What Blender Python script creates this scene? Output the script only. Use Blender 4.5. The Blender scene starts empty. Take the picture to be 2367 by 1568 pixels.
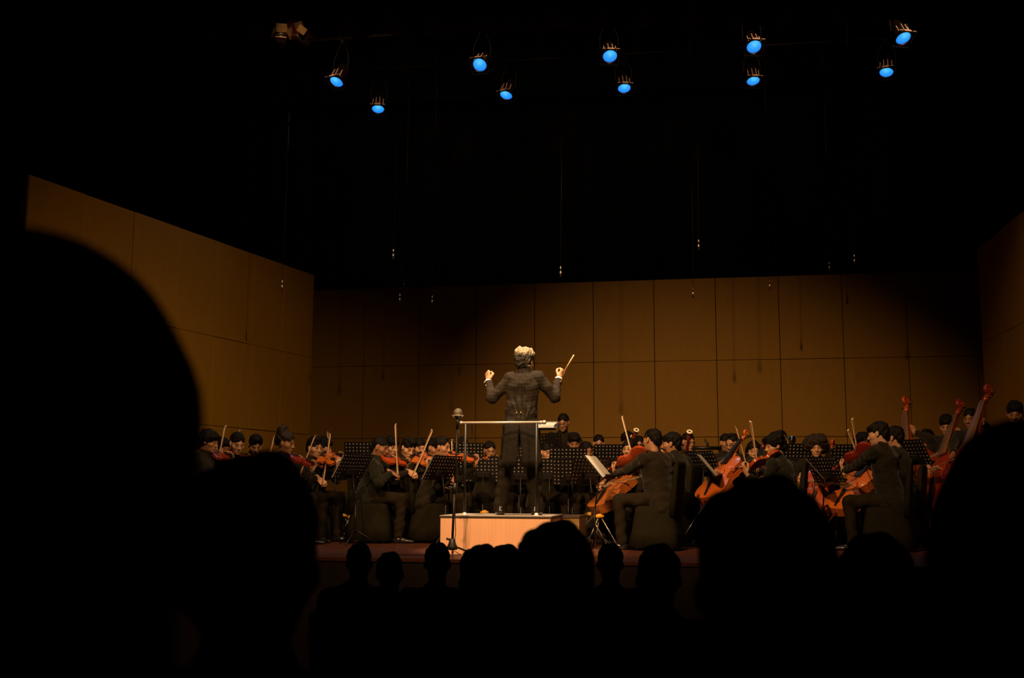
import bpy, math, random
import numpy as np
from mathutils import Vector, Matrix

random.seed(7)
RNG = np.random.default_rng(7)
scene = bpy.context.scene
COL = scene.collection
R = math.radians

# ------------------------------------------------------------------ camera
FPX, PITCH, ROLL, CAMZ = 2500.0, R(8.0), 0.0048, 0.62
CW, CH = 2367.0, 1568.0
cF = Vector((0, math.cos(PITCH), math.sin(PITCH)))
_r0, _u0 = Vector((1, 0, 0)), Vector((0, -math.sin(PITCH), math.cos(PITCH)))
cR = _r0 * math.cos(ROLL) + _u0 * math.sin(ROLL)
cU = _u0 * math.cos(ROLL) - _r0 * math.sin(ROLL)
CAM = Vector((0, 0, CAMZ))
cam_data = bpy.data.cameras.new('camera')
cam = bpy.data.objects.new('camera', cam_data)
COL.objects.link(cam)
M = Matrix((cR, cU, -cF)).transposed().to_4x4()
M.translation = CAM
cam.matrix_world = M
cam_data.sensor_fit = 'HORIZONTAL'
cam_data.sensor_width = 36.0
cam_data.lens = 36.0 * FPX / CW
cam_data.clip_start = 0.05
cam_data.clip_end = 200
cam_data.dof.use_dof = True
cam_data.dof.focus_distance = 12.5
cam_data.dof.aperture_fstop = 4.0
scene.camera = cam

# ------------------------------------------------------------------ world, exposure, lights
world = bpy.data.worlds.new('dark_hall')
scene.world = world
world.use_nodes = True
_bg = world.node_tree.nodes['Background']
_bg.inputs['Color'].default_value = (0.03, 0.02, 0.018, 1)
_bg.inputs['Strength'].default_value = 0.004
scene.view_settings.view_transform = 'Standard'
scene.view_settings.look = 'None'
scene.view_settings.gamma = 1.0
scene.view_settings.exposure = 0.0
scene.view_settings.use_curve_mapping = False


def spot(name, loc, aim, power, deg, blend=0.5, color=(1.0, 0.58, 0.27), radius=0.12):
    d = bpy.data.lights.new(name, 'SPOT')
    d.energy = power
    d.color = color
    d.spot_size = R(deg)
    d.spot_blend = blend
    d.shadow_soft_size = radius
    o = bpy.data.objects.new(name, d)
    COL.objects.link(o)
    o.location = loc
    o.rotation_euler = (Vector(aim) - Vector(loc)).to_track_quat('-Z', 'Y').to_euler()
    return o


# front-of-house follow spot on the conductor, and the warm stage wash from the hall ceiling and the stage bars
spot('follow_spot', (-2.6, 5.2, 9.6), (0.06, 11.05, 0.95), 2300, 14.5, 0.4, (1.0, 0.62, 0.34), 0.1)
spot('conductor_spot', (0.40, 9.75, 9.2), (0.12, 11.30, 1.0), 6400, 14.0, 0.35, (1.0, 0.70, 0.42), 0.08)
spot('wash_spot', (-3.2, 2.0, 8.6), (2.6, 16.2, -0.5), 7000, 36, 1.0, (1.0, 0.55, 0.22), 0.15)
spot('wash_spot', (4.6, 2.0, 8.6), (-3.7, 14.4, 0.3), 3500, 36, 1.0, (1.0, 0.58, 0.25), 0.15)
spot('wash_spot', (-2.0, 5.0, 8.4), (6.6, 12.2, 1.4), 1700, 26, 1.0, (1.0, 0.55, 0.22), 0.15)
spot('top_spot', (-2.4, 9.8, 8.0), (-2.6, 13.4, 0.9), 620, 46, 0.8, (1.0, 0.62, 0.32), 0.12)
spot('top_spot', (0.6, 10.2, 8.0), (0.6, 14.2, 0.9), 760, 44, 0.8, (1.0, 0.62, 0.32), 0.12)
spot('top_spot', (2.6, 9.6, 8.0), (2.6, 13.4, 0.9), 330, 46, 0.8, (1.0, 0.60, 0.30), 0.12)
spot('fixture_fill', (-1.6, 7.5, 7.6), (-2.68, 12.55, 6.08), 1100, 6, 0.7, (1.0, 0.55, 0.28), 0.05)  # added unseen spot that brightens the barn doors
for _x, _y in ((-2.5, 13.35), (-0.5, 13.1), (1.4, 12.9), (3.3, 12.7), (5.2, 12.5)):  # added spots behind the valance, only to pick out lamp clips and fins
    spot('fixture_fill', (_x + 0.25, _y - 0.1, 7.15), (_x, _y + 2.6, 7.0), 110, 48, 0.5, (1.0, 0.55, 0.32), 0.05)

# ------------------------------------------------------------------ placing
def ray(u, v):
    return cF * FPX + cR * (u - CW / 2) - cU * (v - CH / 2)


def at(u, v, Y):
    d = ray(u, v)
    return CAM + d * (Y / d.y)


def onz(u, v, z):
    d = ray(u, v)
    return CAM + d * ((z - CAMZ) / d.z)


def far_end(p, u, v, L, sign=1):
    """the point on the sight line of (u, v) that lies L away from p, the farther (sign 1) or nearer one"""
    d = ray(u, v).normalized()
    q = p - CAM
    b = q.dot(d)
    c = q.dot(q) - L * L
    disc = b * b - c
    t = b + sign * math.sqrt(max(disc, 0))
    e = CAM + d * t
    return p + (e - p).normalized() * L


# ------------------------------------------------------------------ materials
MATS = {}


def mat(name, color, rough=0.6, metal=0.0, spec=0.5, noise=0.0, nscale=8.0, bump=0.0, bscale=60.0, coat=0.0,
        emit=None, estr=0.0, sheen=0.0, stretch=None, attr=False, coords='Object'):
    m = bpy.data.materials.new(name)
    m.use_nodes = True
    nt = m.node_tree
    b = nt.nodes['Principled BSDF']
    b.inputs['Base Color'].default_value = (*color, 1)
    b.inputs['Roughness'].default_value = rough
    b.inputs['Metallic'].default_value = metal
    b.inputs['Specular IOR Level'].default_value = spec
    b.inputs['Coat Weight'].default_value = coat
    b.inputs['Coat Roughness'].default_value = 0.12
    b.inputs['Sheen Weight'].default_value = sheen
    if emit:
        b.inputs['Emission Color'].default_value = (*emit, 1)
        b.inputs['Emission Strength'].default_value = estr
    tc = nt.nodes.new('ShaderNodeTexCoord')
    src = tc.outputs[coords]
    if stretch:
        mp = nt.nodes.new('ShaderNodeMapping')
        mp.inputs['Scale'].default_value = stretch
        nt.links.new(src, mp.inputs['Vector'])
        src = mp.outputs['Vector']
    last = None
    if noise > 0:
        n = nt.nodes.new('ShaderNodeTexNoise')
        n.inputs['Scale'].default_value = nscale
        n.inputs['Detail'].default_value = 5
        nt.links.new(src, n.inputs['Vector'])
        mx = nt.nodes.new('ShaderNodeMix')
        mx.data_type = 'RGBA'
        mx.inputs['A'].default_value = (*[c * (1 - noise) for c in color], 1)
        mx.inputs['B'].default_value = (*[min(1, c * (1 + noise)) for c in color], 1)
        nt.links.new(n.outputs['Fac'], mx.inputs['Factor'])
        last = mx.outputs['Result']
    if attr:
        a = nt.nodes.new('ShaderNodeAttribute')
        a.attribute_name = 'tint'
        mu = nt.nodes.new('ShaderNodeMix')
        mu.data_type = 'RGBA'
        mu.blend_type = 'MULTIPLY'
        mu.inputs['Factor'].default_value = 1
        if last:
            nt.links.new(last, mu.inputs['A'])
        else:
            mu.inputs['A'].default_value = (*color, 1)
        nt.links.new(a.outputs['Color'], mu.inputs['B'])
        last = mu.outputs['Result']
    if last:
        nt.links.new(last, b.inputs['Base Color'])
    if bump > 0:
        n = nt.nodes.new('ShaderNodeTexNoise')
        n.inputs['Scale'].default_value = bscale
        n.inputs['Detail'].default_value = 3
        nt.links.new(src, n.inputs['Vector'])
        bp = nt.nodes.new('ShaderNodeBump')
        bp.inputs['Strength'].default_value = bump
        bp.inputs['Distance'].default_value = 0.02
        nt.links.new(n.outputs['Fac'], bp.inputs['Height'])
        nt.links.new(bp.outputs['Normal'], b.inputs['Normal'])
    MATS[name] = m
    return m


mat('shell_panel', (0.20, 0.104, 0.005), 0.62, spec=0.25, noise=0.10, nscale=5, bump=0.04, bscale=90, stretch=(3, 3, 0.6))
mat('shell_frame', (0.012, 0.008, 0.004), 0.9, spec=0.1, noise=0.2)
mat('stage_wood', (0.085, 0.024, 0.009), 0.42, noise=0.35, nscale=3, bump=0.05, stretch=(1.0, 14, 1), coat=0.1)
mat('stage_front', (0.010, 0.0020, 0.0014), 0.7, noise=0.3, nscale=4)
mat('hall_carpet', (0.012, 0.008, 0.008), 0.95, spec=0.05, noise=0.4, nscale=40)
mat('drape_black', (0.004, 0.004, 0.004), 0.95, spec=0.05, noise=0.3, nscale=12)
mat('drape_red', (0.035, 0.006, 0.004), 0.95, spec=0.05, noise=0.3, nscale=12)
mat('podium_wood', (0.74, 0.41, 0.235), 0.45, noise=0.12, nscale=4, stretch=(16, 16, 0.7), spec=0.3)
mat('step_wood_shaded', (0.26, 0.15, 0.05), 0.55, noise=0.15, nscale=4, stretch=(12, 12, 0.7))  # wood darkened: the weaker light on the step is in the colour
mat('podium_edge', (0.035, 0.018, 0.010), 0.5, noise=0.2)
mat('podium_top', (0.30, 0.25, 0.20), 0.6, noise=0.25, nscale=10)
mat('chrome', (0.70, 0.64, 0.56), 0.2, metal=0.55, noise=0.05)
mat('steel_bar', (0.52, 0.46, 0.40), 0.32, metal=0.25, noise=0.08)
mat('rail_post', (0.014, 0.013, 0.010), 0.45, metal=0.3, noise=0.1)
mat('black_metal', (0.010, 0.009, 0.010), 0.42, metal=0.2, noise=0.2, nscale=20)
mat('black_plastic', (0.012, 0.011, 0.011), 0.5, noise=0.2, nscale=20)
mat('grey_mesh', (0.13, 0.11, 0.08), 0.5, metal=0.5, noise=0.3, nscale=90, bump=0.3, bscale=300)
mat('yellow_rubber', (0.80, 0.40, 0.03), 0.5, noise=0.12, nscale=20)
mat('chair_cloth', (0.013, 0.011, 0.005), 0.9, spec=0.12, noise=0.25, nscale=14, bump=0.12, bscale=40)
mat('suit_black', (0.012, 0.0095, 0.005), 0.85, spec=0.15, noise=0.25, nscale=22, bump=0.55, bscale=13, sheen=0.1)
mat('suit_green', (0.011, 0.012, 0.007), 0.85, spec=0.15, noise=0.25, nscale=22, bump=0.55, bscale=13, sheen=0.1)
mat('suit_brown', (0.015, 0.011, 0.005), 0.85, spec=0.15, noise=0.25, nscale=22, bump=0.55, bscale=13, sheen=0.1)
mat('coat_tails', (0.011, 0.0085, 0.005), 0.85, spec=0.12, noise=0.2, nscale=30, bump=0.2, bscale=30)  # coat cloth with the lower back's shade put in; black trousers too
mat('tailcoat', (0.022, 0.017, 0.012), 0.85, spec=0.15, noise=0.18, nscale=30, bump=0.15, bscale=30)
mat('trouser_cloth', (0.017, 0.012, 0.006), 0.88, spec=0.12, noise=0.25, nscale=20, bump=0.25, bscale=24)
mat('shoe_leather', (0.010, 0.009, 0.009), 0.25, noise=0.2, nscale=20, coat=0.3)
mat('shirt_white', (0.75, 0.72, 0.66), 0.8, noise=0.04)
mat('tie_cloth', (0.055, 0.030, 0.018), 0.8, noise=0.2)
mat('gold_button', (0.95, 0.62, 0.18), 0.25, metal=1.0, noise=0.05)
mat('skin_fair', (0.50, 0.285, 0.175), 0.55, spec=0.35, noise=0.08, nscale=30, attr=True)
mat('skin_tan', (0.40, 0.205, 0.115), 0.52, spec=0.35, noise=0.08, nscale=30, attr=True)
mat('skin_brown', (0.30, 0.145, 0.080), 0.5, spec=0.35, noise=0.08, nscale=30, attr=True)
mat('hair_black', (0.0045, 0.0035, 0.003), 0.6, spec=0.16, noise=0.4, nscale=60, bump=0.5, bscale=110, stretch=(1, 1, 0.35))
mat('hair_brown', (0.016, 0.009, 0.005), 0.55, spec=0.3, noise=0.4, nscale=60, bump=0.5, bscale=110, stretch=(1, 1, 0.35))
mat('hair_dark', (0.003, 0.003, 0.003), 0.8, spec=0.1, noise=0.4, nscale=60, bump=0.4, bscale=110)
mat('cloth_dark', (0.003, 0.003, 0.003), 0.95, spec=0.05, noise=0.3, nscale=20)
mat('skin_unlit', (0.010, 0.006, 0.004), 0.8, spec=0.1, noise=0.1, attr=True)  # audience skin with the hall's darkness put into the colour
mat('varnish_orange', (0.52, 0.125, 0.018), 0.30, noise=0.22, nscale=9, stretch=(6, 1, 2), coat=0.5)
mat('varnish_red', (0.40, 0.062, 0.012), 0.30, noise=0.22, nscale=9, stretch=(6, 1, 2), coat=0.5)
mat('varnish_brown', (0.36, 0.105, 0.020), 0.32, noise=0.25, nscale=9, stretch=(6, 1, 2), coat=0.5)
mat('varnish_deep', (0.24, 0.025, 0.008), 0.30, noise=0.25, nscale=9, stretch=(6, 1, 2), coat=0.5)
mat('fingerboard_glare', (0.20, 0.10, 0.05), 0.3, noise=0.2, nscale=20)  # bass fingerboards: the pale glare on ebony put into the base colour
mat('ebony', (0.012, 0.010, 0.009), 0.32, noise=0.2, nscale=30)
mat('maple', (0.62, 0.40, 0.19), 0.5, noise=0.1, nscale=30)
mat('bow_stick', (0.30, 0.12, 0.04), 0.35, noise=0.2, nscale=30, coat=0.3)
mat('bow_hair', (0.80, 0.70, 0.52), 0.6, noise=0.05)
mat('baton_wood', (0.80, 0.58, 0.30), 0.5, noise=0.06)
mat('string_steel', (0.60, 0.55, 0.48), 0.3, metal=1.0, noise=0.05)
mat('silver', (0.85, 0.80, 0.72), 0.18, metal=1.0, noise=0.05)
mat('ivory_ring', (0.85, 0.78, 0.62), 0.4, noise=0.05)
mat('bassoon_wood', (0.16, 0.022, 0.010), 0.25, noise=0.25, nscale=20, coat=0.6)
mat('glasses_frame', (0.01, 0.01, 0.01), 0.3, noise=0.1)
mat('seat_fabric', (0.006, 0.003, 0.003), 0.95, spec=0.05, noise=0.3, nscale=30)
mat('lamp_black', (0.020, 0.015, 0.012), 0.38, metal=0.6, noise=0.2, nscale=20)
mat('lamp_glint', (0.80, 0.58, 0.40), 0.4, metal=0.1, noise=0.1)  # pale warm tone stands in for highlights on clip and fins
mat('lamp_yoke', (0.006, 0.005, 0.005), 0.7, spec=0.2, noise=0.2)
mat('barn_metal', (0.30, 0.20, 0.09), 0.45, metal=0.7, noise=0.2)


def silver_hair():
    m = mat('hair_silver', (0.30, 0.25, 0.17), 0.5, spec=0.4, noise=0.5, nscale=50, bump=0.6, bscale=90, stretch=(1, 1, 0.4))
    nt = m.node_tree
    b = nt.nodes['Principled BSDF']
    # dark lower hair with the shade under the overhang put in, grey above it
    tc = nt.nodes.new('ShaderNodeTexCoord')
    sep = nt.nodes.new('ShaderNodeSeparateXYZ')
    nt.links.new(tc.outputs['Object'], sep.inputs[0])
    n = nt.nodes.new('ShaderNodeTexNoise')
    n.inputs['Scale'].default_value = 45
    nt.links.new(tc.outputs['Object'], n.inputs['Vector'])
    ad = nt.nodes.new('ShaderNodeMath')
    ad.operation = 'MULTIPLY_ADD'
    ad.inputs[1].default_value = 0.05
    nt.links.new(n.outputs['Fac'], ad.inputs[0])
    nt.links.new(sep.outputs['Z'], ad.inputs[2])
    rp = nt.nodes.new('ShaderNodeMapRange')
    rp.inputs['From Min'].default_value = 0.062
    rp.inputs['From Max'].default_value = 0.112
    nt.links.new(ad.outputs[0], rp.inputs['Value'])
    mx = nt.nodes.new('ShaderNodeMix')
    mx.data_type = 'RGBA'
    mx.inputs['A'].default_value = (0.012, 0.009, 0.005, 1)
    old = b.inputs['Base Color'].links[0].from_socket
    nt.links.new(old, mx.inputs['B'])
    nt.links.new(rp.outputs['Result'], mx.inputs['Factor'])
    nt.links.new(mx.outputs['Result'], b.inputs['Base Color'])


silver_hair()


def paper_mat():
    m = bpy.data.materials.new('paper')
    m.use_nodes = True
    nt = m.node_tree
    nt.nodes.remove(nt.nodes['Principled BSDF'])
    out = nt.nodes['Material Output']
    tc = nt.nodes.new('ShaderNodeTexCoord')
    w = nt.nodes.new('ShaderNodeTexWave')      # faint printed staves
    w.bands_direction = 'Y'
    w.inputs['Scale'].default_value = 26
    w.inputs['Distortion'].default_value = 0.4
    nt.links.new(tc.outputs['Object'], w.inputs['Vector'])
    rp = nt.nodes.new('ShaderNodeMapRange')
    rp.inputs['From Min'].default_value = 0.82
    rp.inputs['From Max'].default_value = 0.95
    nt.links.new(w.outputs['Fac'], rp.inputs['Value'])
    mx = nt.nodes.new('ShaderNodeMix')
    mx.data_type = 'RGBA'
    mx.inputs['A'].default_value = (0.82, 0.78, 0.70, 1)
    mx.inputs['B'].default_value = (0.66, 0.62, 0.55, 1)
    nt.links.new(rp.outputs['Result'], mx.inputs['Factor'])
    d = nt.nodes.new('ShaderNodeBsdfDiffuse')
    t = nt.nodes.new('ShaderNodeBsdfTranslucent')
    for s in (d, t):
        nt.links.new(mx.outputs['Result'], s.inputs['Color'])
    ms = nt.nodes.new('ShaderNodeMixShader')
    ms.inputs['Fac'].default_value = 0.5
    nt.links.new(d.outputs[0], ms.inputs[1])
    nt.links.new(t.outputs[0], ms.inputs[2])
    nt.links.new(ms.outputs[0], out.inputs['Surface'])
    MATS['paper'] = m


paper_mat()


def lens_mat():
    m = bpy.data.materials.new('blue_lens')
    m.use_nodes = True
    nt = m.node_tree
    b = nt.nodes['Principled BSDF']
    b.inputs['Base Color'].default_value = (0.01, 0.05, 0.15, 1)
    tc = nt.nodes.new('ShaderNodeTexCoord')
    sep = nt.nodes.new('ShaderNodeSeparateXYZ')
    nt.links.new(tc.outputs['Object'], sep.inputs[0])
    n = nt.nodes.new('ShaderNodeTexNoise')
    n.inputs['Scale'].default_value = 26
    n.inputs['Detail'].default_value = 6
    nt.links.new(tc.outputs['Object'], n.inputs['Vector'])
    g = nt.nodes.new('ShaderNodeVectorMath')
    g.operation = 'DISTANCE'
    g.inputs[1].default_value = (0.0, 0.045, 0.0)
    nt.links.new(tc.outputs['Object'], g.inputs[0])
    a = nt.nodes.new('ShaderNodeMath')
    a.operation = 'MULTIPLY_ADD'
    a.inputs[1].default_value = 0.05
    nt.links.new(n.outputs['Fac'], a.inputs[0])
    nt.links.new(g.outputs['Value'], a.inputs[2])
    cr = nt.nodes.new('ShaderNodeValToRGB')
    cr.color_ramp.elements[0].position = 0.02
    cr.color_ramp.elements[0].color = (0.13, 0.66, 1.0, 1)
    cr.color_ramp.elements[1].position = 0.18
    cr.color_ramp.elements[1].color = (0.012, 0.17, 0.86, 1)
    e = cr.color_ramp.elements.new(0.09)
    e.color = (0.03, 0.38, 1.0, 1)
    nt.links.new(a.outputs[0], cr.inputs['Fac'])
    nt.links.new(cr.outputs['Color'], b.inputs['Emission Color'])
    b.inputs['Emission Strength'].default_value = 1.0
    MATS['blue_lens'] = m


lens_mat()


# ------------------------------------------------------------------ mesh building
def fast_mesh(name, V, F, smooth=True, tint=None, midx=None, mats=()):
    """V (n,3) array, F (m,4) or (m,3) int array"""
    V = np.asarray(V, dtype=np.float32)
    F = np.asarray(F, dtype=np.int32)
    me = bpy.data.meshes.new(name)
    k = F.shape[1]
    me.vertices.add(len(V))
    me.vertices.foreach_set('co', V.ravel())
    me.loops.add(F.size)
    me.loops.foreach_set('vertex_index', F.ravel())
    me.polygons.add(len(F))
    me.polygons.foreach_set('loop_start', np.arange(0, F.size, k, dtype=np.int32))
    me.polygons.foreach_set('use_smooth', np.full(len(F), smooth, dtype=bool))
    if midx is not None:
        me.polygons.foreach_set('material_index', np.asarray(midx, dtype=np.int32))
    me.update(calc_edges=True)
    if tint is not None:
        a = me.attributes.new('tint', 'FLOAT_COLOR', 'POINT')
        c = np.ones((len(V), 4), dtype=np.float32)
        c[:, :3] = tint
        a.data.foreach_set('color', c.ravel())
    for m in mats:
        me.materials.append(MATS[m])
    return me


class MB:
    def __init__(s):
        s.v, s.f, s.sm = [], [], []

    def add(s, vs, fs, smooth=False):
        o = len(s.v)
        s.v.extend([tuple(v) for v in vs])
        for f in fs:
            s.f.append(tuple(i + o for i in f))
            s.sm.append(smooth)

    def box(s, c, size, M=None):
        x, y, z = [a / 2 for a in size]
        vs = [Vector((sx * x, sy * y, sz * z)) for sx in (-1, 1) for sy in (-1, 1) for sz in (-1, 1)]
        c = Vector(c)
        vs = [((M @ v) if M else v) + c for v in vs]
        s.add(vs, [(0, 1, 3, 2), (4, 6, 7, 5), (0, 4, 5, 1), (2, 3, 7, 6), (0, 2, 6, 4), (1, 5, 7, 3)])

    def tube(s, pts, r, n=8, cap=True, smooth=True, flat=1.0):
        pts = [Vector(p) for p in pts]
        rs = r if isinstance(r, (list, tuple)) else [r] * len(pts)
        t0 = (pts[1] - pts[0]).normalized()
        ref = Vector((0, 0, 1)) if abs(t0.z) < 0.9 else Vector((1, 0, 0))
        a = t0.cross(ref).normalized()
        vs, fs = [], []
        for i, p in enumerate(pts):
            if i == 0:
                t = t0
            elif i == len(pts) - 1:
                t = (pts[i] - pts[i - 1]).normalized()
            else:
                t = (pts[i + 1] - pts[i - 1]).normalized()
            a = (a - t * a.dot(t)).normalized()
            b = t.cross(a)
            for k in range(n):
                th = 2 * math.pi * k / n
                vs.append(p + (a * math.cos(th) + b * math.sin(th) * flat) * rs[i])
        for i in range(len(pts) - 1):
            for k in range(n):
                k2 = (k + 1) % n
                fs.append((i * n + k, i * n + k2, (i + 1) * n + k2, (i + 1) * n + k))
        if cap:
            fs.append(tuple(reversed(range(n))))
            fs.append(tuple(range((len(pts) - 1) * n, len(pts) * n)))
        s.add(vs, fs, smooth)

    def lathe(s, prof, n=16, M=None, smooth=True, capends=True):
        """prof: list of (r, z)"""
        vs, fs = [], []
        for r, z in prof:
            for k in range(n):
                th = 2 * math.pi * k / n
                v = Vector((r * math.cos(th), r * math.sin(th), z))
                vs.append(M @ v if M else v)
        m = len(prof)
        for i in range(m - 1):
            for k in range(n):
                k2 = (k + 1) % n
                fs.append((i * n + k, i * n + k2, (i + 1) * n + k2, (i + 1) * n + k))
        if capends:
            fs.append(tuple(reversed(range(n))))
            fs.append(tuple(range((m - 1) * n, m * n)))
        s.add(vs, fs, smooth)

    def loft(s, rings, smooth=True, cap=True):
        n = len(rings[0])
        vs = [p for r in rings for p in r]
        fs = []
        for i in range(len(rings) - 1):
            for k in range(n):
                k2 = (k + 1) % n
                fs.append((i * n + k, i * n + k2, (i + 1) * n + k2, (i + 1) * n + k))
        if cap:
            fs.append(tuple(reversed(range(n))))
            fs.append(tuple(range((len(rings) - 1) * n, len(rings) * n)))
        s.add(vs, fs, smooth)

    def mesh(s, name, m):
        me = bpy.data.meshes.new(name)
        me.from_pydata(s.v, [], s.f)
        me.polygons.foreach_set('use_smooth', s.sm)
        me.materials.append(MATS[m])
        me.update()
        return me

    def build(s, name, m, parent=None):
        return link(name, s.mesh(name, m), parent)


def link(name, me, parent=None, mw=None):
    o = bpy.data.objects.new(name, me)
    COL.objects.link(o)
    if parent:
        o.parent = parent
    if mw is not None:
        o.matrix_local = mw
    return o


def tag(o, label, cat, group=None, kind=None):
    o['label'] = label
    o['category'] = cat
    if group:
        o['group'] = group
    if kind:
        o['kind'] = kind
    return o


def thing(name, label, cat, mw=None, group=None):
    o = bpy.data.objects.new(name, None)
    COL.objects.link(o)
    o.empty_display_size = 0.1
    if mw is not None:
        o.matrix_world = mw if isinstance(mw, Matrix) else Matrix.Translation(Vector(mw))
    return tag(o, label, cat, group)


def frame(origin, y=None, z=None, x=None):
    """4x4 from an exact axis (the first given of y, z, x order) and a hint for the second"""
    if y is not None:
        y = y.normalized()
        z = (z - y * z.dot(y)).normalized()
        x = y.cross(z)
    else:
        x = x.normalized()
        z = (z - x * z.dot(x)).normalized()
        y = z.cross(x)
    m = Matrix((x, y, z)).transposed().to_4x4()
    m.translation = origin
    return m


# ------------------------------------------------------------------ smooth solids (for bodies, cloth, hair)
def A3(v):
    return np.array(v, dtype=np.float32)


def cone(a, b, r1, r2, k=0.03, n=None, q=1.0):
    return ('c', A3(a), A3(b), r1, r2, k, None if n is None else A3(n), q, 1)


def ell(c, rad, k=0.02, rot=None, op=1):
    return ('e', A3(c), A3(rad), None if rot is None else np.array(rot, dtype=np.float32), k, op)


def sd(P, prims):
    d = None
    for p in prims:
        if p[0] == 'c':
            _, a, b, r1, r2, k, n, q, op = p
            pa = P - a
            ba = b - a
            t = np.clip(pa @ ba / max(float(ba @ ba), 1e-9), 0, 1)
            v = pa - t[:, None] * ba
            if n is not None:
                v = v + ((q - 1) * (v @ n))[:, None] * n
            x = np.sqrt(np.einsum('ij,ij->i', v, v)) - (r1 + (r2 - r1) * t)
        else:
            _, c, rad, rot, k, op = p
            v = P - c
            if rot is not None:
                v = v @ rot.T
            w = v / rad
            k0 = np.sqrt(np.einsum('ij,ij->i', w, w)) + 1e-6
            w = w / rad
            k1 = np.sqrt(np.einsum('ij,ij->i', w, w)) + 1e-6
            x = k0 * (k0 - 1) / k1
        if d is None:
            d = x
        elif op > 0:
            h = np.maximum(k - np.abs(d - x), 0) / k
            d = np.minimum(d, x) - h * h * k * 0.25
        else:
            y = -x
            h = np.maximum(k - np.abs(d - y), 0) / k
            d = np.maximum(d, y) + h * h * k * 0.25
    return d


_CORN = [(i, j, k) for i in (0, 1) for j in (0, 1) for k in (0, 1)]
_EDGE = [(a, b) for a in range(8) for b in range(a + 1, 8) if sum(abs(_CORN[a][t] - _CORN[b][t]) for t in range(3)) == 1]


def solid(prims, h, disp=None, pad=0.02, cut=None):
    """vertices and quads of the surface of a smooth solid (block-sparse surface nets)"""
    lo, hi = np.full(3, 1e9), np.full(3, -1e9)
    for p in prims:
        if p[0] == 'c':
            r = max(p[3], p[4]) + pad
            lo = np.minimum(lo, np.minimum(p[1], p[2]) - r)
            hi = np.maximum(hi, np.maximum(p[1], p[2]) + r)
        elif p[5] > 0:
            r = float(max(p[2])) + pad
            lo = np.minimum(lo, p[1] - r)
            hi = np.maximum(hi, p[1] + r)
    B = 4
    nb = np.ceil((hi - lo) / (h * B)).astype(int) + 1
    lo = lo.astype(np.float32)

    def ev(P):
        d = sd(P, prims)
        if disp is not None:
            d = d - disp(P)
        if cut is not None:
            d = np.maximum(d, cut(P))
        return d.astype(np.float32)
    g = np.stack(np.meshgrid(*[np.arange(n) for n in nb], indexing='ij'), -1).reshape(-1, 3)
    cen = lo + (g + 0.5).astype(np.float32) * (h * B) - 0.5 * h
    dc = ev(cen)
    near = np.abs(dc) < h * B * 0.87 * 1.9 + 0.01
    D = np.repeat(np.repeat(np.repeat(dc.reshape(nb), B, 0), B, 1), B, 2)
    gb = g[near] * B
    off = np.stack(np.meshgrid(*[np.arange(B)] * 3, indexing='ij'), -1).reshape(-1, 3)
    ii = (gb[:, None, :] + off[None]).reshape(-1, 3)
    D[ii[:, 0], ii[:, 1], ii[:, 2]] = ev(lo + ii.astype(np.float32) * h)
    S = D < 0
    nx, ny, nz = S.shape
    cnt = np.zeros((nx - 1, ny - 1, nz - 1), dtype=np.int8)
    for a, b, c in _CORN:
        cnt += S[a:nx - 1 + a, b:ny - 1 + b, c:nz - 1 + c]
    act = (cnt > 0) & (cnt < 8)
    idx = np.argwhere(act)
    ids = np.full(act.shape, -1, dtype=np.int32)
    ids[act] = np.arange(len(idx), dtype=np.int32)
    vals = [D[idx[:, 0] + a, idx[:, 1] + b, idx[:, 2] + c] for a, b, c in _CORN]
    acc = np.zeros((len(idx), 3), dtype=np.float32)
    num = np.zeros(len(idx), dtype=np.float32)
    for a, b in _EDGE:
        va, vb = vals[a], vals[b]
        cr = (va < 0) != (vb < 0)
        t = np.where(cr, va / np.where(cr, va - vb, 1), 0)[:, None]
        pa, pb = A3(_CORN[a]), A3(_CORN[b])
        acc += np.where(cr[:, None], pa + t * (pb - pa), 0)
        num += cr
    V = lo + (idx + acc / num[:, None]) * h
    Q = []
    for ax in range(3):
        o1, o2 = (ax + 1) % 3, (ax + 2) % 3
        sl0 = [slice(None)] * 3
        sl1 = [slice(None)] * 3
        sl0[ax], sl1[ax] = slice(0, -1), slice(1, None)
        s0, s1 = S[tuple(sl0)], S[tuple(sl1)]
        e = np.argwhere(s0 != s1)
        e = e[(e[:, o1] > 0) & (e[:, o2] > 0) & (e[:, o1] < S.shape[o1] - 1) & (e[:, o2] < S.shape[o2] - 1)]
        if not len(e):
            continue
        ins = s0[e[:, 0], e[:, 1], e[:, 2]]

        def cid(d1, d2):
            c = e.copy()
            c[:, o1] -= d1
            c[:, o2] -= d2
            return ids[c[:, 0], c[:, 1], c[:, 2]]
        q = np.stack([cid(1, 1), cid(0, 1), cid(0, 0), cid(1, 0)], 1)
        q = np.where(ins[:, None], q, q[:, ::-1])
        Q.append(q[(q >= 0).all(1)])
    return V.astype(np.float32), np.concatenate(Q)


def wob(amp, freq, seed, stretch=(1, 1, 1)):
    """a smooth random displacement for folds and locks"""
    g = np.random.default_rng(seed)
    K = g.normal(size=(6, 3)).astype(np.float32) * A3(stretch) * freq
    ph = g.uniform(0, 6.28, 6).astype(np.float32)

    def f(P):
        return amp * np.sin(P @ K.T + ph).sum(1) / 2.4
    return f
# ================================================================== THE SETTING
def wall_hit(A, B, u, v):
    d = ray(u, v)
    ex, ey = B[0] - A[0], B[1] - A[1]
    # A + t e = s d
    det = -ex * d.y + ey * d.x
    return (-d.y * (-A[0]) + d.x * (-A[1])) / det


def struct(o):
    o['kind'] = 'structure'
    return o


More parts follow.
